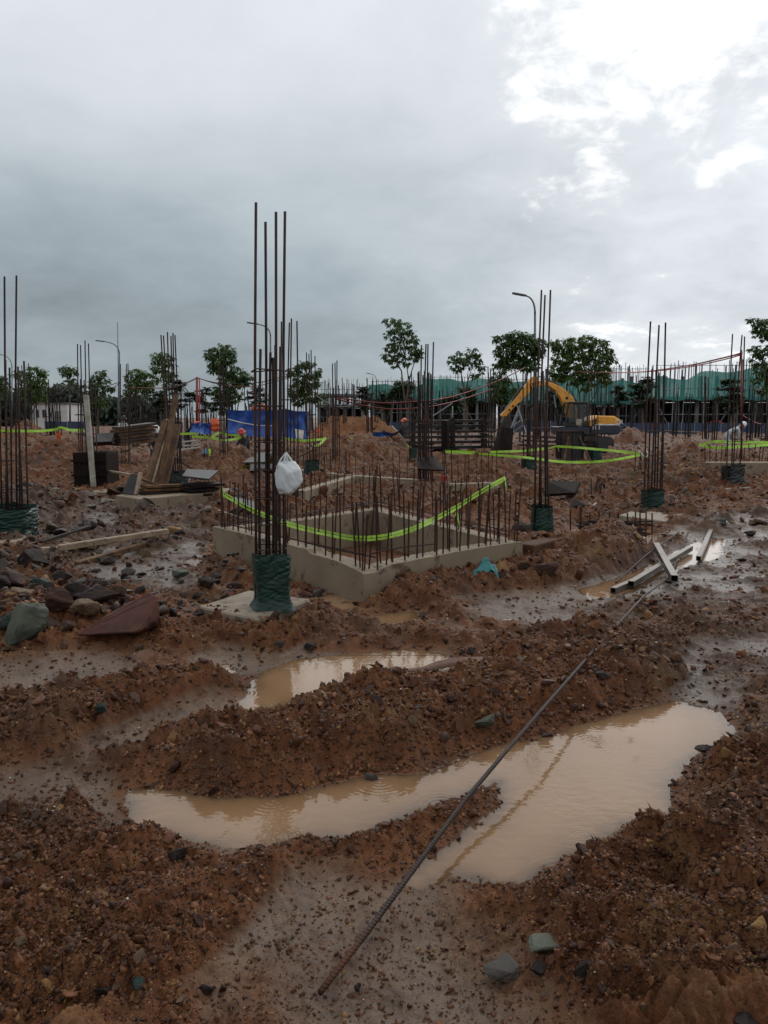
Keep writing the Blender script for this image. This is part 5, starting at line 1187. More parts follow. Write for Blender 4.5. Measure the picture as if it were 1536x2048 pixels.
# blue site fence
def fence(label, x0, x1, yt, Y, n):
    a = D(x0, yt, Y); b = D(x1, yt, Y); root = thing('site_fence', ((a.x+b.x)/2, Y, 0), label, 'fence', 'blue site fences')
    for i in range(n):
        xa = a.x + (b.x - a.x) * i / n; xb = a.x + (b.x - a.x) * (i + 1) / n - .06
        MB().box(((xa+xb)/2, Y + random.uniform(-.03, .03), a.z/2 - .05), (xb - xa, .04, a.z + .1 + random.uniform(-.05, .05))).build('panel', M['bluefence'], root)
        MB().box((xa - .03, Y - .05, a.z/2), (.05, .05, a.z + .15)).build('post', M['galv'], root)
fence('blue panel fence along the building on the open side of the site', 1232, 1600, 846, 66, 14)
fence('blue panel fence behind the digger and the ladder', 1005, 1150, 843, 70, 6)
fence('blue panel fence behind the orange soil bank', 730, 860, 845, 76, 5)
fence('blue fence in front of the white shed', 90, 180, 843, 84, 4)
# white shed
def shed():
    Y = 95; a = D(60, 808, Y); b = D(134, 812, Y); root = thing('white_shed', ((a.x+b.x)/2, Y, 0), 'low white site building with two grey windows behind the orange soil heap', 'building')
    MB().box(((a.x+b.x)/2, Y + 2.5, a.z/2), (b.x - a.x, 5, a.z)).build('wall', M['offwhite'], root)
    MB().box(((a.x+b.x)/2, Y + 2.5, a.z + .08), (b.x - a.x + .4, 5.4, .16)).build('roof', M['bconc'], root)
    for x in (75, 88):
        c = D(x, 827, Y); w = MB().box((c.x, Y - .02, c.z), (.38, .08, .95)).build('window', M['bconc'], root); MB().box((c.x, Y - .065, c.z), (.28, .03, .83)).build('pane', M['glass'], w)
    c = D(115, 832, Y); MB().box((c.x, Y - .02, c.z - .2), (.6, .08, 1.6)).build('door', M['bconc'], root)
shed()
# ------------------------------------------------------------------ excavator
def pane_mat():
    m = bpy.data.materials.new('pane'); m.use_nodes = True; q = NT(m.node_tree); tp = q.n('ShaderNodeBsdfTransparent'); tp.inputs[0].default_value = (.62,.66,.66,1); gl = q.n('ShaderNodeBsdfGlossy'); gl.inputs['Roughness'].default_value = .05
    fr = q.n('ShaderNodeFresnel'); fr.inputs[0].default_value = 1.4; ms = q.n('ShaderNodeMixShader'); q.l(fr.outputs[0], ms.inputs[0]); q.l(tp.outputs[0], ms.inputs[1]); q.l(gl.outputs[0], ms.inputs[2]); o = q.n('ShaderNodeOutputMaterial'); q.l(ms.outputs[0], o.inputs[0]); return m
M['pane'] = pane_mat()
def excavator():
    Y = 38.0; k = PX(Y); O = D(1150, 0, Y).x; Zp = lambda y: D(1150, y, Y).z; X = lambda x: D(x, 850, Y).x
    root = thing('excavator', (X(1170), Y, 0), 'yellow crawler excavator with a navy skirt, its boom arched over the site', 'excavator')
    M0 = None
    # upper structure
    zb, zm, zt = Zp(868), Zp(851), Zp(834)
    hull = [(X(1172), zb), (X(1226), zb), (X(1231), Zp(862)), (X(1231), zm), (X(1172), zm)]
    sk = MB().prism(hull, Y - .95, Y + .95).build('skirt', M['navy'], root, bevel=.05)
    MB().prism([(X(1110), Zp(868)), (X(1172) - .01, Zp(868)), (X(1172) - .01, Zp(853)), (X(1110), Zp(853))], Y - .9, Y + .9).build('deck', M['navy'], root, bevel=.02)
    eng = [(X(1176), zm + .004), (X(1229), zm + .004), (X(1229), Zp(838)), (X(1222), Zp(836)), (X(1219), Zp(832)), (X(1184), Zp(831)), (X(1176), Zp(836))]
    MB().prism(eng, Y - .92, Y + .92).build('engine_cover', M['yellow'], root, bevel=.06)
    MB().box(((X(1176)+X(1229))/2, Y - .925, zm + .05), (X(1228) - X(1178), .012, .06)).build('stripe', M['white'], root)
    MB().box((X(1180), Y - .93, Zp(843)), (.14, .03, .28)).build('louvre', M['black'], root)
    MB().tube([(X(1200), Y + .3, Zp(831)), (X(1200), Y + .3, Zp(822))], .05, 8).build('exhaust', M['black'], root)
    # cab
    c0, c1 = X(1122), X(1166); zc = Zp(808)
    mb = MB()
    for (x, z0, x2, z1) in ((c0, zm, c0 + .12, zc), (c0 + .62, zm, c0 + .62, zc), (c1, zm, c1 - .05, zc)):
        for y in (Y - .88, Y - .02): mb.beam((x, y, z0), (x2, y, z1), .08, .08)
    mb.build('cab_frame', M['black'], root)
    MB().prism([(c0 - .03, zm - .02), (c1 + .03, zm - .02), (c1 + .03, Zp(846)), (c0 - .03, Zp(846))], Y - .9, Y + .0).build('cab_base', M['black'], root)
    MB().prism([(c0 + .06, zc), (c1, zc), (c1 - .08, zc + .1), (c0 + .16, zc + .1)], Y - .92, Y + .02).build('cab_roof', M['black'], root, bevel=.03)
    for (xa, xb) in ((c0 + .16, c0 + .57), (c0 + .68, c1 - .08)): MB().box(((xa+xb)/2, Y - .89, (Zp(846)+zc)/2), (xb - xa, .02, zc - Zp(846) - .06)).build('cab_window', M['pane'], root)
    MB().box((c0 + .35, Y - .4, Zp(846)), (.4, .45, .5)).build('seat', M['black'], root)
    MB().box((X(1148), Y - .915, Zp(844)), (.24, .02, .3)).build('door_panel', M['white_pole'], root)
    MB().prism([(X(1168), Zp(852)), (X(1175), Zp(852)), (X(1175), Zp(838)), (X(1169), Zp(840))], Y - .9, Y + .9).build('side_cover', M['yellow'], root, bevel=.02)
    # turntable and tracks
    MB().tube([(X(1172), Y, Zp(873)), (X(1172), Y, zb)], .55, 16).build('turntable', M['steel_dark'], root)
    for s_ in (-1, 1):
        y0 = Y + s_ * .78 - .23; zt_ = Zp(872); r = zt_ / 2; xa, xb = X(1128) + r, X(1218) - r
        out = [(xa + r * math.cos(a), r + r * math.sin(a)) for a in np.linspace(math.pi/2, 3*math.pi/2, 9)] + [(xb + r * math.cos(a), r + r * math.sin(a)) for a in np.linspace(-math.pi/2, math.pi/2, 9)]
        tr = MB().prism(out, y0, y0 + .46).build('track', M['rubber'], root)
        for q in range(5): MB().tube([(xa + (xb - xa) * q / 4, y0 - .02, r), (xa + (xb - xa) * q / 4, y0 + .04, r)], r * .55 if q in (0, 4) else r * .35, 12).build('roller', M['steel_dark'], tr)
    # boom, arm, rams, bucket
    P = lambda x, y: (D(x, y, Y).x, D(x, y, Y).z)
    boom = [P(1152,862), P(1142,850), P(1130,814), P(1121,794), P(1112,781), P(1098,771), P(1082,772), P(1066,776), P(1060,768), P(1068,760), P(1084,761), P(1102,764), P(1125,774), P(1138,785), P(1148,795), P(1153,812), P(1160,850)]
    bo = MB().prism(boom, Y + .12, Y + .50).build('boom', M['yellow'], root, bevel=.025)
    for x, y in ((1135,796), (1068,768)): MB().tube([(P(x,y)[0], Y + .09, P(x,y)[1]), (P(x,y)[0], Y + .14, P(x,y)[1])], .07, 10).build('pin', M['black'], bo)
    MB().add([(P(1108,795)[0], Y+.10, P(1108,795)[1]), (P(1114,787)[0], Y+.10, P(1114,787)[1]), (P(1121,780)[0], Y+.10, P(1121,780)[1]), (P(1112,790)[0], Y+.115, P(1112,790)[1])], [(0,1,2),(0,2,3)]).build('decal', M['white'], bo)
    arm = [P(1060,760), P(1066,753), P(1077,753), P(1076,764), P(1065,779), P(1043,803), P(1034,810), P(1010,837), P(1002,831), P(1031,799), P(1046,778)]
    ar = MB().prism(arm, Y + .16, Y + .46).build('arm', M['yellow'], root, bevel=.02)
    for x, y in ((1027,812), (1020,820)): MB().tube([(P(x,y)[0], Y + .13, P(x,y)[1]), (P(x,y)[0], Y + .2, P(x,y)[1])], .05, 10).build('pin', M['black'], ar)
    def ram(p, q, r, y):
        a = Vector((P(*p)[0], y, P(*p)[1])); b = Vector((P(*q)[0], y, P(*q)[1]))
        cy = MB().tube([a, a.lerp(b, .6)], r, 8).build('ram', M['black'], root); MB().tube([a.lerp(b, .55), b], r * .55, 8).build('rod', M['galv'], cy)
    ram((1122,771), (1078,751), .06, Y + .31); ram((1112,789), (1092,776), .05, Y + .05); ram((1118,852), (1108,790), .07, Y + .06); ram((1048,773), (1012,818), .055, Y + .31)
    bk = [P(1010,832), P(1004,845), P(1006,860), P(1018,868), P(1032,864), P(1026,846), P(1018,834)]
    bu = MB().prism(bk, Y - .05, Y + .68).build('bucket', M['rubber'], root)
    for i in range(4): MB().box((P(1033,864)[0], Y + .02 + .2 * i, P(1033,864)[1]), (.14, .06, .05)).build('tooth', M['steel_dark'], bu)
    # lettering
    def text(body, x, y, size, parent):
        c = bpy.data.curves.new('lettering', 'FONT'); c.body = body; c.size = size; c.extrude = .004
        o = bpy.data.objects.new('tmp', c); col.objects.link(o); dg = bpy.context.evaluated_depsgraph_get(); me = bpy.data.meshes.new_from_object(o.evaluated_get(dg)); bpy.data.objects.remove(o)
        me.materials.clear(); me.materials.append(M['white']); t_ = link('lettering', me, parent); t_.rotation_euler = (R(90), 0, 0)
        t_.location = Vector((X(x), Y - .975, Zp(y))) - wloc(parent); return t_
    text('CR', 1218, 848, .30, root); text('SR 3', 1173, 858, .22, root)
excavator()

# ------------------------------------------------------------------ workers
def person(label, p, h=1.68, face=0.0, pose='stand', shirt='darkcloth', legs='denim', helmet='orange'):
    root_loc = Vector(p); Rz = Matrix.Rotation(face, 3, 'Z')
    if pose == 'stand': J = dict(pel=(0,0,.53), wai=(0,-.01,.62), che=(0,-.02,.74), nek=(0,-.02,.83), hed=(0,-.05,.93), kn=(.06,-.02,.28), an=(.065,.01,.03), toe=(.07,-.09,.015), sh=(.115,-.02,.80), el=(.15,-.04,.63), ha=(.13,-.15,.52))
    elif pose == 'bend': J = dict(pel=(0,.06,.50), wai=(0,-.01,.57), che=(0,-.13,.64), nek=(0,-.21,.69), hed=(0,-.29,.74), kn=(.07,-.01,.27), an=(.08,.03,.03), toe=(.08,-.07,.015), sh=(.11,-.18,.66), el=(.13,-.24,.50), ha=(.08,-.32,.38))
    else: J = dict(pel=(0,.04,.20), wai=(0,.0,.29), che=(0,-.05,.41), nek=(0,-.07,.50), hed=(0,-.11,.60), kn=(.08,-.19,.29), an=(.08,-.14,.03), toe=(.08,-.24,.015), sh=(.11,-.06,.47), el=(.14,-.15,.34), ha=(.07,-.26,.29))
    pts, ed, rad = [], [], []
    def add(v, r, par=None):
        pts.append(v); rad.append(r)
        if par is not None: ed.append((par, len(pts) - 1))
        return len(pts) - 1
    S = lambda n, s=1: Vector((J[n][0] * s, J[n][1], J[n][2])) * h
    pe = add(S('pel'), .095*h); wa = add(S('wai'), .085*h, pe); ch = add(S('che'), .10*h, wa); ne = add(S('nek'), .036*h, ch); hd = add(S('hed'), .062*h, ne)
    hv = (S('hed') - S('nek')).normalized(); ht = add(S('hed') + hv * .04 * h, .05*h, hd)
    for s_ in (-1, 1):
        hip = add(Vector((.05*s_*h, J['pel'][1]*h, (J['pel'][2]-.03)*h)), .062*h, pe); kn = add(S('kn', s_), .043*h, hip); an = add(S('an', s_), .028*h, kn); add(S('toe', s_), .024*h, an)
        sh = add(S('sh', s_), .042*h, ch); el = add(S('el', s_), .030*h, sh); ha = add(S('ha', s_), .022*h, el); hv2 = (S('ha', s_) - S('el', s_)).normalized(); add(S('ha', s_) + hv2 * .05 * h, .016*h, ha)
    me = bpy.data.meshes.new('body'); me.from_pydata([tuple(v) for v in pts], ed, []); o = bpy.data.objects.new('tmp', me); col.objects.link(o)
    sm = o.modifiers.new('s', 'SKIN'); 
    for v, r in zip(me.skin_vertices[0].data, rad): v.radius = (r, r * .85)
    me.skin_vertices[0].data[0].use_root = True
    o.modifiers.new('d', 'SUBSURF').levels = 2; o.modifiers['d'].render_levels = 2
    dg = bpy.context.evaluated_depsgraph_get(); bm_ = bpy.data.meshes.new_from_object(o.evaluated_get(dg)); bpy.data.objects.remove(o)
    root = thing('person', tuple(root_loc), label, 'person')
    c = np.array([v.co[:] for v in bm_.vertices]); lz = c[:, 2] / h
    bm_.materials.clear()
    for n_ in (shirt, legs, 'skin', 'black'): bm_.materials.append(M[n_])
    hands = [np.array(S('ha', s_)) for s_ in (-1, 1)]; headp = np.array(S('hed')); pelv = np.array(S('pel')); wai = np.array(S('wai'))
    for f in bm_.polygons:
        q = c[list(f.vertices)].mean(0); m_ = 0
        if np.linalg.norm(q - headp) < .085 * h or min(np.linalg.norm(q - k) for k in hands) < .05 * h: m_ = 2
        elif (q - pelv) @ (wai - pelv) < .25 * ((wai - pelv) @ (wai - pelv)) and np.linalg.norm(q - headp) > .2 * h and not any(np.linalg.norm(q - np.array(S(j, s_))) < .075 * h for j in ('el', 'ha') for s_ in (-1, 1)): m_ = 1
        if q[2] < .035 * h: m_ = 3
        f.material_index = m_
    bm_.polygons.foreach_set('use_smooth', [True] * len(bm_.polygons)); bm_.transform(Rz.to_4x4()); link('body', bm_, root)
    hc = Rz @ (S('hed') + hv * .035 * h); ax = (Rz @ hv).normalized(); q = Vector((0, 0, 1)).rotation_difference(ax).to_matrix()
    V = []; nn = 14
    for z, r in ((-.012, .108), (0, .112), (.006, .084), (.04, .080), (.07, .062), (.086, .03)):
        for j in range(nn):
            a = 2 * math.pi * j / nn; V.append(tuple(hc + q @ (Vector((math.cos(a) * r * .9, math.sin(a) * r * (1.05 if z < .004 else .98), z)) * h / 1.68 * 1.6)))
    F = [(i*nn+j, i*nn+(j+1) % nn, (i+1)*nn+(j+1) % nn, (i+1)*nn+j) for i in range(5) for j in range(nn)] + [tuple(range(5*nn, 6*nn)), tuple(range(nn))[::-1]]
    MB().add(V, F).build('helmet', M[helmet], root, smooth=True, world=False)
def stand_at(x, ytop, Y, h=1.68, pose='stand'):   # place so that the helmet top sits at photo row ytop
    top = {'stand': 1.02, 'bend': .83, 'sit': .70}[pose] * h
    p = D(x, ytop, Y); return (p.x, Y, p.z - top)
M['helm_white'] = M['white']
person('worker in dark clothes and an orange helmet standing by the stacked steel', stand_at(806, 838, 34), face=.6, shirt='darkcloth', helmet='orange')
person('worker in a white helmet bending behind the leaning planks', stand_at(309, 851, 27, 1.68, 'bend'), pose='bend', face=.3, helmet='white')
person('worker in a white helmet standing among the bars behind the leaning planks', stand_at(357, 829, 36), face=-.5, shirt='darkcloth', helmet='white')
person('worker in a faded red helmet beside the small blue tarp', stand_at(375, 843, 34, 1.68, 'bend'), pose='bend', face=1.2, shirt='darkcloth', helmet='red')
person('worker in a red helmet crouching in front of the blue tarp', stand_at(491, 858, 28, 1.68, 'sit'), pose='sit', face=-.6, helmet='red')
person('worker in pale clothes and a white helmet behind the dark torn wrap column', stand_at(1459, 843, 32, 1.68, 'bend'), pose='bend', face=1.4, shirt='whitecloth', legs='whitecloth', helmet='white')
person('worker in a white shirt sitting on the stacked timber', stand_at(243, 832, 38, 1.68, 'sit'), pose='sit', face=.8, shirt='whitecloth', helmet='black')

# ------------------------------------------------------------------ blue tarps and the orange machine
def tarp_screen(label, corners, seed, posts=True, name='tarp_screen'):
    """corners: top line (x,y,Y) list; bottom rows"""
    top, bot = corners; root = thing(name, tuple(D(top[0][0], bot[0][1], top[0][2])), label, 'tarp', 'blue tarps')
    n, m_ = 70, 16; V = []; F = []
    for i in range(n):
        f = i / (n - 1); g = f * (len(top) - 1); j = min(int(g), len(top) - 2); t_ = g - j
        a = D(*top[j]).lerp(D(*top[j+1]), t_); b = D(*bot[j]).lerp(D(*bot[j+1]), t_)
        for q in range(m_):
            s_ = q / (m_ - 1); p = a.lerp(b, s_)
            fold = .02 * math.sin(f * 31 + seed + 2 * s_) + .09 * float(fbm(np.array([f * 7 + s_ * 2 + seed]), np.array([s_ * 2.0 - f * 3]), 3, 6)[0]) + .12 * math.sin(s_ * 3.1)
            V.append((p.x, p.y + fold, p.z - (.03 * math.sin(f * 3.1416 * (len(top) - 1)) ** 2 if q == 0 else 0)))
    for i in range(n - 1):
        for q in range(m_ - 1): F.append((i*m_+q, (i+1)*m_+q, (i+1)*m_+q+1, i*m_+q+1))
    MB().add(V, F).build('sheet', M['bluetarp'], root, smooth=True)
    for (x, y, Y), (x2, y2, Y2) in zip(top, bot):
        MB().tube([D(x, y - 1, Y + .15), D(x2, y2 + 2, Y2 + .15)], .035, 6).build('post', M['wood_dark'], root)
    return root
tarp_screen('large bright blue tarp hung as a screen beside the orange machine, with a pale crease', ([(453,819,31),(512,820,30.5),(570,818,30.5)], [(452,866,31),(512,874,30.5),(570,874,30.5)]), 1)
tarp_screen('darker blue tarp continuing the screen to the right behind the tallest column', ([(571,818,30.7),(612,823,30.6),(616,824,34)], [(571,876,30.7),(612,880,30.6),(616,870,34)]), 4)
tag(MB().tube([D(455,838,30.75), D(485,846,30.4), D(515,851,30.35), D(545,852,30.4)], .025, 5).build('tarp_crease', M['offwhite'], None, smooth=True), 'pale crease across the large blue tarp, built as a sagging tube', 'tarp_crease')  # off-white tube added to draw the pale crease in the sheet
tarp_screen('small low blue tarp covering a heap by the orange barrel', ([(382,846,33),(400,845,32.6),(420,846,32.8)], [(379,866,33),(400,868,32.2),(422,868,32.8)]), 2)
tarp_screen('small dark blue tarp bunched by the crossed timbers', ([(747,864,31.5),(768,862,31.2),(790,866,31.4)], [(747,884,31.5),(768,888,31.0),(790,886,31.4)]), 3)
quad_panel('plywood_sheet', 'pale grey board leaning at the corner of the blue screen', 'panel', [D(593,878,29.6), D(606,879,29.5), D(608,862,30.1), D(590,859,30.2)], .03, 'white_pole')
root = thing('plate_compactor', tuple(D(508, 818, 33)), 'orange machine body showing above the top of the blue tarp', 'machine')
mb = MB().prism([(D(486,0,33).x, D(486,820,33).z), (D(522,0,33).x, D(486,820,33).z), (D(521,0,33).x, D(0,812,33).z), (D(512,0,33).x, D(0,808,33).z), (D(500,0,33).x, D(0,809,33).z), (D(488,0,33).x, D(0,815,33).z)], 32.6, 33.6)
mb.build('hood', M['orange'], root, bevel=.03); MB().box(D(508, 840, 33.1), (.7, .9, D(0,821,33).z - D(0,860,33).z)).build('chassis', M['black'], root)
MB().box((D(506,0,33).x, 32.59, D(0,815,33).z), (.25, .02, .08)).build('plate', M['offwhite'], root)
c = D(430, 862, 33); root = thing('barrel', (c.x, 33, c.z), 'ribbed orange plastic barrel beside the small blue tarp', 'barrel')
mb = MB(); prof = [(0,.16),(.02,.19),(.12,.20),(.14,.185),(.22,.185),(.24,.20),(.34,.20),(.36,.185),(.5,.18),(.52,.14)]
V = [(c.x + r * math.cos(a), 33 + r * math.sin(a), c.z + z) for z, r in prof for a in np.linspace(0, 2*math.pi, 16, endpoint=False)]
mb.add(V, [(i*16+j, i*16+(j+1) % 16, (i+1)*16+(j+1) % 16, (i+1)*16+j) for i in range(len(prof)-1) for j in range(16)] + [tuple(range(144, 160)), tuple(range(16))[::-1]]).build('drum', M['orange'], root, smooth=True)
MB().tube([(c.x, 33, c.z + .52), (c.x, 33, c.z + .56)], .06, 8).build('cap', M['red'], root)
p = GT(636, 877); rag('rag', 'orange plastic heap lying at the tip of the lime tape', 'cloth', (p.x, p.y, 0), .28, .3, 'orange', 8)
p = GT(411, 921); rag('rag', 'small blue rag lying near the green rag stick', 'cloth', (p.x, p.y, 0), .12, .12, 'blueish', 9)

# ------------------------------------------------------------------ stacked steel and timber, ladder, form box
def stack_bar(label, x0, y0, x1, y1, Y0, Y1, w, h, mname, group, name='form_beam', cat='form beam'):
    return tag(MB().beam(D(x0, y0, Y0), D(x1, y1, Y1), w, h).build(name, M[mname], None), label, cat, group)
rows = ('lowest', 'second lowest', 'third', 'fourth', 'fifth', 'sixth', 'topmost')
for i in range(7):
    y = 906 - i * 10.5
    stack_bar(f'{rows[i]} long beam of the stack behind the thick rebar column', 812 + (i % 3) * 3, y, 985 - (i % 2) * 6, y - 2, 30.5, 31.2, .9, .10, 'plate' if i % 2 else 'form_grey', 'beams stacked behind the thick column')
    for x in (826, 905, 968): stack_bar(f'spacer block on the {rows[i]} beam, ' + {826: 'behind the thick column', 905: 'by the upright dark form', 968: 'by the ladder'}[x], x - 4, y - 5, x + 4, y - 5, 30.4, 30.4, .7, .12, 'wood_dark', 'spacers in the beam stack', 'spacer', 'spacer')
quad_panel('formwork_board', 'upright dark narrow form in front of the stacked beams', 'panel', [D(887,900,29.5), D(899,900,29.4), D(899,841,29.4), D(888,840,29.5)], .25, 'form')
quad_panel('formwork_board', 'big dark upright form panel left of the ladder', 'panel', [D(984,912,27.0), D(1016,910,27.2), D(1019,860,27.4), D(996,856,27.2)], .3, 'form')
for i in range(6):
    y = 886 - i * 6.5
    stack_bar(f'{rows[i]} beam of the stack left of the leaning planks', 230 + random.uniform(-4, 8), y + 3, 310 - random.uniform(0, 8), y - 6, 23.5, 24.5, .5, .08, 'form_grey' if i % 2 else 'wood', 'beams stacked left of the leaning planks')
quad_panel('formwork_board', 'dark panel sloping at the left end of the beam stack', 'panel', [D(186,892,23), D(226,890,22.6), D(232,872,23.4), D(200,874,24)], .12, 'form')
for i, (x0, y0, x1, y1, Y, lab) in enumerate(((262,846,300,840,36,'upper boards heaped far behind the beam stack'), (268,838,312,842,36.5,'pale board heaped far behind the beam stack'), (282,836,318,846,36.2,'slanting board on the far heap'))):
    stack_bar(lab, x0, y0, x1, y1, Y, Y + .4, .3, .08, 'plate' if i == 1 else 'wood_dark', None, 'board', 'board')
def ladder(label, top, feet, Y, name='step_ladder'):
    root = thing(name, tuple(D(feet[0][0], feet[0][1], Y)), label, 'ladder')
    t_ = D(*top, Y + .35)
    for i, (x, y, d) in enumerate(feet):
        MB().beam(t_ + Vector((.06 * (-1 if i % 2 else 1), 0, 0)), D(x, y, Y + d), .06, .035).build('leg', M['galv'], root)
    for f in (.3, .5, .7):
        MB().beam(t_.lerp(D(feet[0][0], feet[0][1], Y + feet[0][2]), f), t_.lerp(D(feet[1][0], feet[1][1], Y + feet[1][2]), f), .04, .03).build('rung', M['galv'], root)
ladder('pale folding ladder standing open under the boom', (1037,811), ((1006,898,0), (1052,866,0), (1018,895,.8), (1050,868,.9)), 33)
# tall steel column form, open frame
def steel_form():
    Y = 24.5; root = thing('column_form', tuple(D(1141, 918, Y)), 'tall grey steel column form with a frame edge, right of the lime tape peak', 'formwork')
    a = D(1122, 918, Y); b = D(1163, 918, Y); zt = D(0, 862, Y).z; z0 = a.z
    MB().box(((a.x+b.x)/2 - .17, Y, (z0+zt)/2), ((b.x-a.x)*.48, .05, zt-z0)).build('panel', M['form_grey'], root)
    MB().box(((a.x+b.x)/2 + .17, Y, (z0+zt)/2), ((b.x-a.x)*.48, .05, zt-z0)).build('panel', M['plate'], root)
    for x in (a.x - .03, b.x + .03): MB().box((x, Y + .25, (z0+zt)/2), (.05, .6, zt-z0)).build('frame_post', M['form'], root)
    for z in (z0, zt): MB().box(((a.x+b.x)/2, Y - .05, z), (b.x-a.x+.14, .06, .05)).build('frame_rail', M['form_grey'], root)
    MB().box(((a.x+b.x)/2, Y + .5, (z0+zt)/2), (b.x-a.x, .05, zt-z0)).build('panel', M['form'], root)
    for dx in (-.35, .5): MB().beam((a.x + .3 + dx, Y - .5 - abs(dx)*.3, z0 - .1), (a.x + .35 + dx * .4, Y - .04, z0 + .7), .05, .04).build('prop', M['wood'], root)
steel_form()
for i, (x0, y0, x1, y1, lab) in enumerate(((1163,880,1186,886,'upper board end right of the steel form'), (1163,889,1184,893,'middle board end right of the steel form'), (1164,898,1188,900,'lower board end right of the steel form'))):
    stack_bar(lab, x0, y0, x1, y1, 27, 27.3, .5, .07, 'plate', None, 'board', 'board')
for i, (x0, y0, x1, y1, lab) in enumerate(((1048,872,1116,876,'upper long board behind the crumpled wrap column'), (1050,881,1114,884,'middle long board behind the crumpled wrap column'), (1046,890,1116,893,'lower long board behind the crumpled wrap column'))):
    stack_bar(lab, x0, y0, x1, y1, 29, 29.5, .4, .08, 'form_grey', None, 'board', 'board')
quad_panel('formwork_board', 'grey squat form with a pale face by the short green wrap', 'panel', [D(1189,906,27), D(1211,907,27), D(1211,878,27.1), D(1190,876,27.1)], .3, 'plate')
for (x0, y0, x1, y1, lab) in ((783,852,812,884,'pale timber crossing the small dark tarp, sloping right'), (775,877,803,860,'dark timber crossing the pale one by the small tarp'), (826,893,868,888,'grey board on the ground by the small dark tarp')):
    board(lab, D(x0, y0, 30.8), D(x1, y1, 30.2), .10, .05, 'wood_pale' if 'pale t' in lab else 'wood_dark', 'timber')
for (x0, y0, x1, y1, Y, lab) in ((366,884,398,881,26,'pale board on the dirt under the crossed tapes'), (366,892,402,890,25,'reddish board on the dirt under the crossed tapes'), (362,900,402,895,24,'lower board on the dirt under the crossed tapes'),
        (585,918,632,898,20,'thin pale batten leaning over the strip by the tall wrap'), (343,914,386,938,18.5,'pale pipe lying on the slope behind the bent column'), (275,895,296,902,22,'pale board scrap by the beam stack'), (242,903,260,899,22,'grey board scrap left of the beam stack'),
        (1385,936,1400,944,17,'pale stick scrap on the bank right of the neat wrap'), (1430,980,1500,976,15.6,'narrow board lying on the footing of the torn wrap column'), (1510,1040,1540,1050,10.8,'pale board scrap cut by the picture edge'), (1120,1097,1142,1090,9.2,'flat concrete scrap by the crumpled wrap'),
        (1250,866,1310,868,55,'white board lying before the blue fence'), (1330,862,1400,864,56,'long white board lying before the blue fence'), (1470,866,1500,868,52,'yellowish board before the fence near the site edge')):
    p = D(x0, y0, Y); q = D(x1, y1, Y * 1.01); board(lab, p, q, .05 + Y * .002, .03 + Y * .0008, random.choice(['wood_pale', 'white_pole', 'wood']), 'board')
# steel plate lying at the black panel, coil of white sling by the grey boulders
mb = MB(); P = [GT(x, y) + Vector((0, 0, .03)) for x, y in ((1168,994),(1176,988),(1182,992),(1178,1000),(1186,1006),(1192,1010))]
tag(MB().tube(P, .018, 5).build('sling', M['white_pole'], None, smooth=True), 'pale sling lying curled on the red rubble', 'sling')
rock('broad grey stone in the rubble behind the rod bundle', 1155, 1022, 42, 30, 'r_grey', seed=71)
rock('dark stone in the rubble by the neat wrap footing', 1212, 1040, 34, 30, 'r_grey', seed=72)
rock('greenish flat stone on the far bank of the track', 1445, 1046, 40, 20, 'r_darkgreen', seed=73)
rock('pale concrete lump far right on the track bank', 1510, 1050, 40, 20, 'r_tan', seed=74)
rock('dark stone on the wet track by the standing water', 1500, 1072, 36, 18, 'r_dark', seed=75)

# ------------------------------------------------------------------ poles and cables over the site
def pole(label, x, yt, yb, Y, r, mname, n='pole'):
    return tag(MB().tube([D(x, yb, Y), D(x, yt, Y)], r, 7).build(n, M[mname], None, smooth=True), label, 'pole')
pole('red painted pole carrying the sagging cables, thicker of the pair', 394, 754, 862, 36, .055, 'redpipe'); pole('thinner red pole right beside the thick one', 399, 757, 862, 36.3, .03, 'red')
pole('rusty red pole holding the double red cable at the site edge', 1483, 700, 920, 17.5, .022, 'redpipe')
def cable(label, pts, r, mname='redpipe'):
    P = [D(*p) for p in pts]; out = []
    for i in range(len(P) - 1):
        a, b, c, d = P[max(i-1,0)], P[i], P[i+1], P[min(i+2,len(P)-1)]
        for k in range(6):
            t_ = k / 6; out.append(.5 * ((2*b) + (c-a)*t_ + (2*a-5*b+4*c-d)*t_*t_ + (3*b-a-3*c+d)*t_**3))
    tag(MB().tube(out + [P[-1]], r, 5).build('cable', M[mname], None, smooth=True), label, 'cable', 'cables strung over the site')
cable('upper red cable rising to the rusty pole at the site edge', [(1150,744,40),(1215,745,36),(1280,744,30),(1370,732,24),(1440,717,20),(1484,706,17.5)], .022)
cable('lower red cable beside the rising one at the site edge', [(1215,746,36),(1290,744,29),(1370,735,24),(1440,721,20),(1484,709,17.5)], .016, 'red')
cable('red cable from the red poles sagging left to the forked tree', [(394,756,36),(370,767,38),(340,776,42),(310,776,44),(255,775,46)], .03)
cable('upper dark cable from the red poles to the tallest column', [(396,756,36),(430,765,36),(480,768,35),(530,763,34),(570,752,33)], .02, 'rebar_far')
cable('lower dark cable from the red poles to the tallest column', [(396,756,36),(440,769,36),(500,773,35),(545,765,34),(575,755,33)], .018, 'redpipe')
cable('dark cable swinging left from the topknot tree', [(139,766,64),(124,775,60),(98,779,58)], .03, 'rebar_far'); cable('second dark cable from the topknot tree, dropping lower', [(139,766,64),(122,784,60),(100,792,58)], .03, 'rebar_far')
cable('dark cable from the topknot tree toward the left street lamp', [(140,766,64),(170,774,62),(205,774,62),(240,764,62)], .03, 'rebar_far'); cable('sagging dark cable from the topknot tree to the left street lamp', [(140,766,64),(165,780,62),(200,785,62),(222,778,62),(240,766,62)], .028, 'rebar_far')
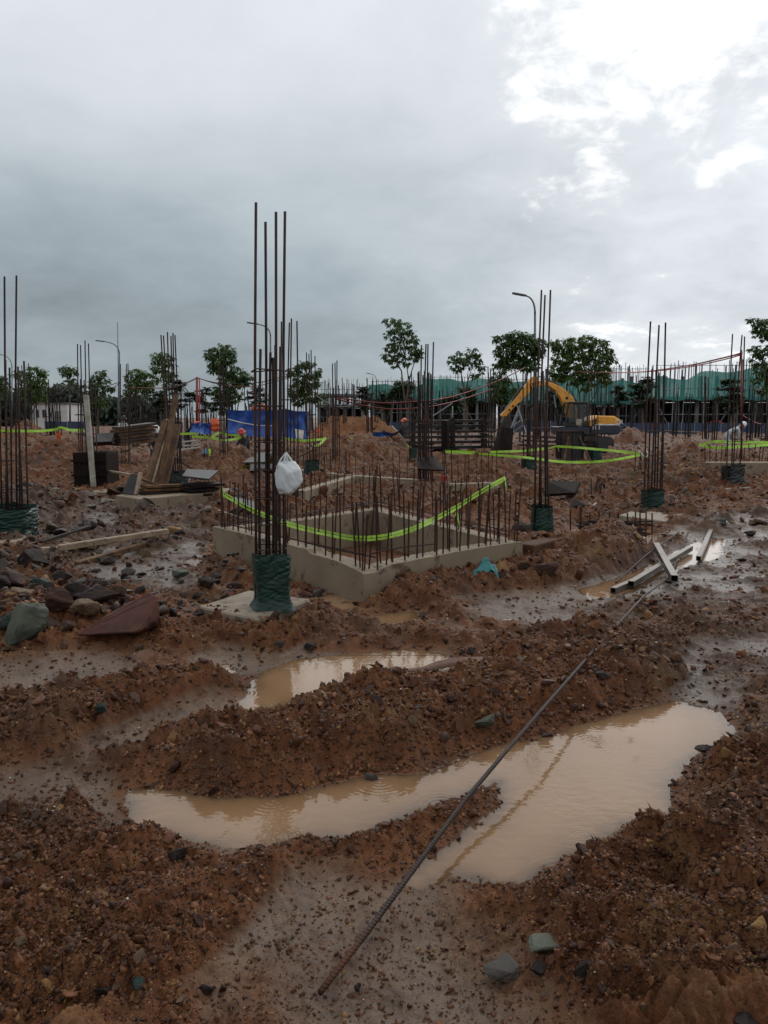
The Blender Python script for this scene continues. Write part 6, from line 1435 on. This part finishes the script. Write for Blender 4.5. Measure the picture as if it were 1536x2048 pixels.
cable('upper dusty red cable sagging from the bank bars to the thick column', [(672,795,30),(715,801,30),(770,806,30),(830,803,30),(880,798,32),(930,786,34),(1000,760,36),(1050,735,38)], .028)
cable('lower dusty red cable sagging under the first one', [(672,798,30),(710,807,30),(760,816,30),(800,818,30),(860,813,31),(920,800,33),(985,778,35)], .028)
cable('grey cable drooping left of the bank bars', [(630,790,40),(655,805,40),(680,814,40),(705,810,40)], .025, 'galv'); cable('thin dark cable across the far scaffold behind the digger', [(900,808,60),(980,806,60),(1100,812,58),(1180,815,58),(1240,812,58),(1290,804,58)], .03, 'rebar_far')
cable('thin red hose looping by the worker in pale clothes', [(1420,845,50),(1435,842,50),(1446,847,50)], .035, 'red'); cable('red cable drooping toward the edge above the lime loop', [(1482,828,45),(1500,840,44),(1520,848,43),(1545,850,42)], .03)
pole('pale post standing among the far bars left of the thick column', 905, 812, 850, 40, .03, 'galv'); pole('slanting prop tube by the far building', 1052, 745, 850, 46, .05, 'galv')
tag(MB().tube([D(866,832,40), D(905,806,40)], .035, 5).build('prop', M['galv'], None), 'grey prop slanting up beside the thick column', 'prop')

# ------------------------------------------------------------------ forest of starter columns farther out
protos = []
for s_ in range(4):
    root = thing('far_rebar_column', (0, 0, -50), 'distant rebar column, one of many thin ones standing all over the far site', 'rebar column', 'distant rebar columns'); nb = (5, 6, 5, 6)[s_]
    for i in range(nb):
        x, y = .14 * math.cos(i * 6.28 / nb + s_), .14 * math.sin(i * 6.28 / nb + s_); h = (3.2 if i % 2 == s_ % 2 else 2.2) * random.uniform(.9, 1.08)
        P = [Vector((x, y, -.1)), Vector((x + random.uniform(-.03, .03), y, h * .6)), Vector((x + random.uniform(-.08, .08), y, h))]
        MB().tube(P, .026, 4).build('rebar', M['rebar_far'], root, world=False)
    q = [(.18 * math.cos(a), .18 * math.sin(a)) for a in (.8, 2.4, 3.9, 5.5)]
    for z in (.3, .8, 1.4):
        mb = MB()
        for a, b in zip(q, q[1:] + q[:1]): mb.tube([(*a, z), (*b, z)], .015, 4)
        mb.build('stirrup', M['rebar_far'], root, world=False)
    protos.append(root)
spots = [(30,58),(46,62),(98,40),(104,52),(118,44),(266,44),(284,60),(297,52),(310,66),(326,58),(378,48),(384,62),(408,44),(418,56),(430,64),(462,48),(470,58),(498,46),(530,52),(548,60),(640,46),(652,56),(660,66),(690,52),(706,62),(740,38),(752,55),(774,64),(803,50),(880,44),(893,56),(918,60),(962,48),(972,38),(1005,55),(1024,62),(1062,34),(1074,50),(1096,58),(1128,44),(1205,40),(1222,50),(1262,56),(1350,52),(1376,44),(1430,46),(1500,40),(1515,52),(1530,34),(56,36),(70,48),(270,36),(291,72),(303,78),(337,74),(352,82),(372,76),(395,86),(425,78),(446,84),(240,70),(256,80),(322,88),(342,64),(604,58),(622,66)]
used = set()
for i, (x, Y) in enumerate(spots):
    pr = protos[i % 4]
    if i < 4: c = pr
    else:
        c = pr.copy(); col.objects.link(c)
        for ch in list(pr.children):
            d = ch.copy(); col.objects.link(d); d.parent = c
    p = D(x, 850, Y); zg = TZ(p.x, Y); c.location = (p.x, Y, zg - .05); c.rotation_euler = (random.gauss(0, .012), random.gauss(0, .012), random.uniform(0, 6))
    s_ = random.uniform(.85, 1.1); c.scale = (1, 1, s_)

for o in scene.objects:      # every top-level object says what it is
    if o.parent is None and o.type in ('MESH', 'EMPTY') and 'kind' not in o and 'category' in o: o['kind'] = 'thing'
